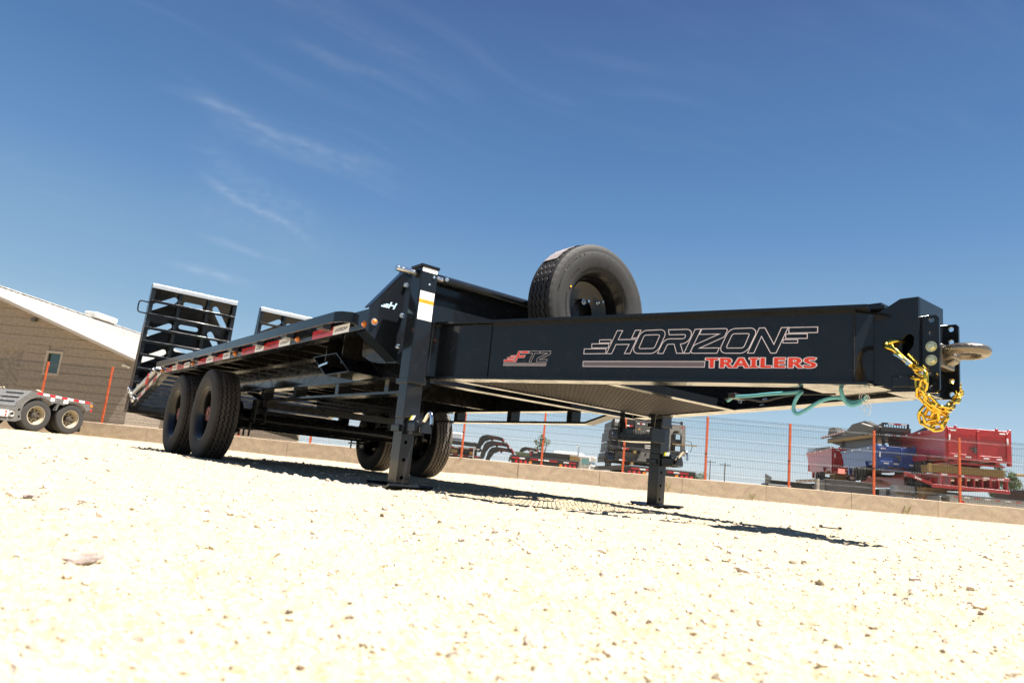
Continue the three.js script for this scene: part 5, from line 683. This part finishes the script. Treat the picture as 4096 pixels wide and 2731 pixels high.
  const fk = thing('forklift', 'black forklift mast and cage far behind the near jack', 'forklift', [-29.4, 0, -18.5], { turn: yaw2 }); obj('mast', box(-.1, -.04, .3, 1.95, -.1, 0), M.black, fk); obj('mast', box(.22, .28, .3, 1.95, -.1, 0), M.black, fk); obj('cross_head', box(-.14, .32, 1.9, 1.97, -.1, .01), M.black, fk); obj('cab', [box(-.7, -.64, .8, 1.93, -.9, -.84), box(-.7, -.2, 1.88, 1.93, -.9, -.1), box(-.7, .3, .2, .95, -1.6, -.15)], M.greyPaint, fk);
  const tr = thing('highway_truck', 'white highway truck cab far behind the low flatbed', 'truck', [-51.6, 0, -49.5], { turn: .5236 });
  obj('cab', [rbox(-.6, .5, .9, 2.4, -2.3, 0, .12)], M.white, tr); obj('sleeper', rbox(-3.6, -.62, .9, 2.7, -2.3, 0, .35), M.white, tr); obj('hood', plateZ([[.45, .6], [2.1, .6], [2.15, 1.15], [1.9, 1.32], [.45, 1.6]], -2.0, -.3, [], .08), M.white, tr); obj('windscreen', bar([.53, 1.66, -1.15], [.36, 2.3, -1.15], 1.8, .04, V(1, 0, 0)), M.glass, tr); obj('side_window', box(-.35, .35, 1.55, 2.15, .0, .02), P({ color: lin(.2, .42, .44), roughness: .1 }), tr); obj('exhaust_stack', [cyl([-.75, 1.6, .1], [-.75, 3.2, .1], .11, .11, 12), tube([[-.75, 3.15, .1], [-.76, 3.3, .1], [-.95, 3.36, .1]], .1, 10, 8)], M.steel, tr); obj('visor', bar([.5, 2.42, -1.15], [.75, 2.3, -1.15], 1.9, .04, V(0, 1, 0)), M.white, tr); obj('mirror', rbox(.5, .58, 1.5, 1.9, .1, .25, .03), M.black, tr); farWheel(tr, 1.5, .5, -.1, .5, .3, M.greyPaint); farWheel(tr, -2.6, .5, -.1, .5, .3, M.greyPaint); obj('marker_lamp', box(.3, .5, 2.42, 2.46, -1.5, -.6), M.amber, tr);
  const car = thing('pickup_truck', 'pale silver car roof just above the wall left of the tall stack', 'car', [-33.0, 0, -34.6], { turn: .9 }); obj('body', [rbox(-1.2, 2.2, .3, .75, -1.7, 0, .12)], M.alu, car); obj('cabin', plateZ([[-.9, .74], [1.3, .74], [.8, 1.0], [-.4, 1.02]], -1.55, -.12, [], .05), M.alu, car); obj('rear_lamp', rbox(-1.0, -.75, .6, .72, -.02, .02, .02), M.lensRed, car); for (const x of [-.6, 1.5]) farWheel(car, x, .28, -.1, .32, .2, M.greyPaint);
  const gb = thing('green_container', 'olive green low container behind the goosenecks', 'container', [-33.5, 0, -26.5], { turn: yaw2 }); obj('body', rbox(-.3, 2.4, .3, 1.36, -2, 0, .03), S({ color: lin(.09, .11, .06), roughness: .7, map: rep(wearT, .7) }), gb); for (let i = 0; i < 8; i++) obj('rib', box(-.2 + i * .33, -.14 + i * .33, .4, 1.3, 0, .03), S({ color: lin(.09, .11, .06), roughness: .7 }), gb);
}
function treeAt(label, x, z, h, sx, leafN, size, cy) { const t = thing('tree', label, 'tree', [x, -.05, z]); obj('trunk', [cyl([0, 0, 0], [.05, h * .5, .02], h * .035, h * .02, 8), tube([[.03, h * .4, 0], [h * .12, h * .6, 0], [h * .2, h * .75, .1]], h * .012, 8, 5), tube([[.03, h * .35, 0], [-h * .12, h * .6, .1], [-h * .16, h * .7, 0]], h * .012, 8, 5)], M.bark, t); const c = obj('crown', leafBlob(leafN, sx, h * cy, sx, size, h * (1 - cy)), M.leaf, t); return t; }
treeAt('green leafy tree at the right picture edge behind the red stack', -22.5, -70.9, 5.0, 1.5, 4200, .09, .42); treeAt('green tree farthest right beyond the dark enclosed trailer', -21.2, -72.4, 4.1, 1.4, 3600, .09, .42);
treeAt('round green bush beside the right end of the tall stack', -38.3, -50.2, 1.72, 1.0, 2600, .05, .5); treeAt('thin young tree above the truck roof', -45.6, -38.6, 3.5, .8, 500, .09, .25);
function pole(label, x, z, h) { const t = thing('utility_pole', label, 'utility pole', [x, 0, z], {}); obj('pole', cyl([0, -.2, 0], [0, h, 0], .14, .1, 10), M.bark, t); obj('crossarm', bar([-1.0, h - .5, .75], [1.0, h - .5, -.75], .12, .12), M.bark, t); for (const s of [-.9, -.4, .4, .9]) obj('insulator', cyl([s, h - .42, -s * .75], [s, h - .22, -s * .75], .05, .04, 8), M.greyPaint, t); }
pole('wooden utility pole on the horizon, left of a pair', -103.4, -139.6, 7.4); pole('wooden utility pole on the horizon, right of a pair', -101.2, -142.2, 7.1);
{ const t = thing('stored_trailer', 'low black trailer beds on the horizon between the far jack and the red stack', 'trailer', [-24.5, 0, -33.0], { turn: .718 }); obj('frame', [rbox(0, 2.0, .5, .72, -2, 0, .03), rbox(2.6, 3.6, .4, .85, -2, 0, .05), rbox(3.9, 5.4, .5, .68, -2, 0, .02)].slice(0, 1), M.black, t); obj('frame', rbox(3.0, 4.4, .5, .92, -2, 0, .16), M.black, t); obj('leg', box(.3, .4, -.1, .5, -.4, -.3), M.black, t); obj('leg', box(3.3, 3.4, -.1, .5, -.4, -.3), M.black, t); }
renderer.render(scene, camera);
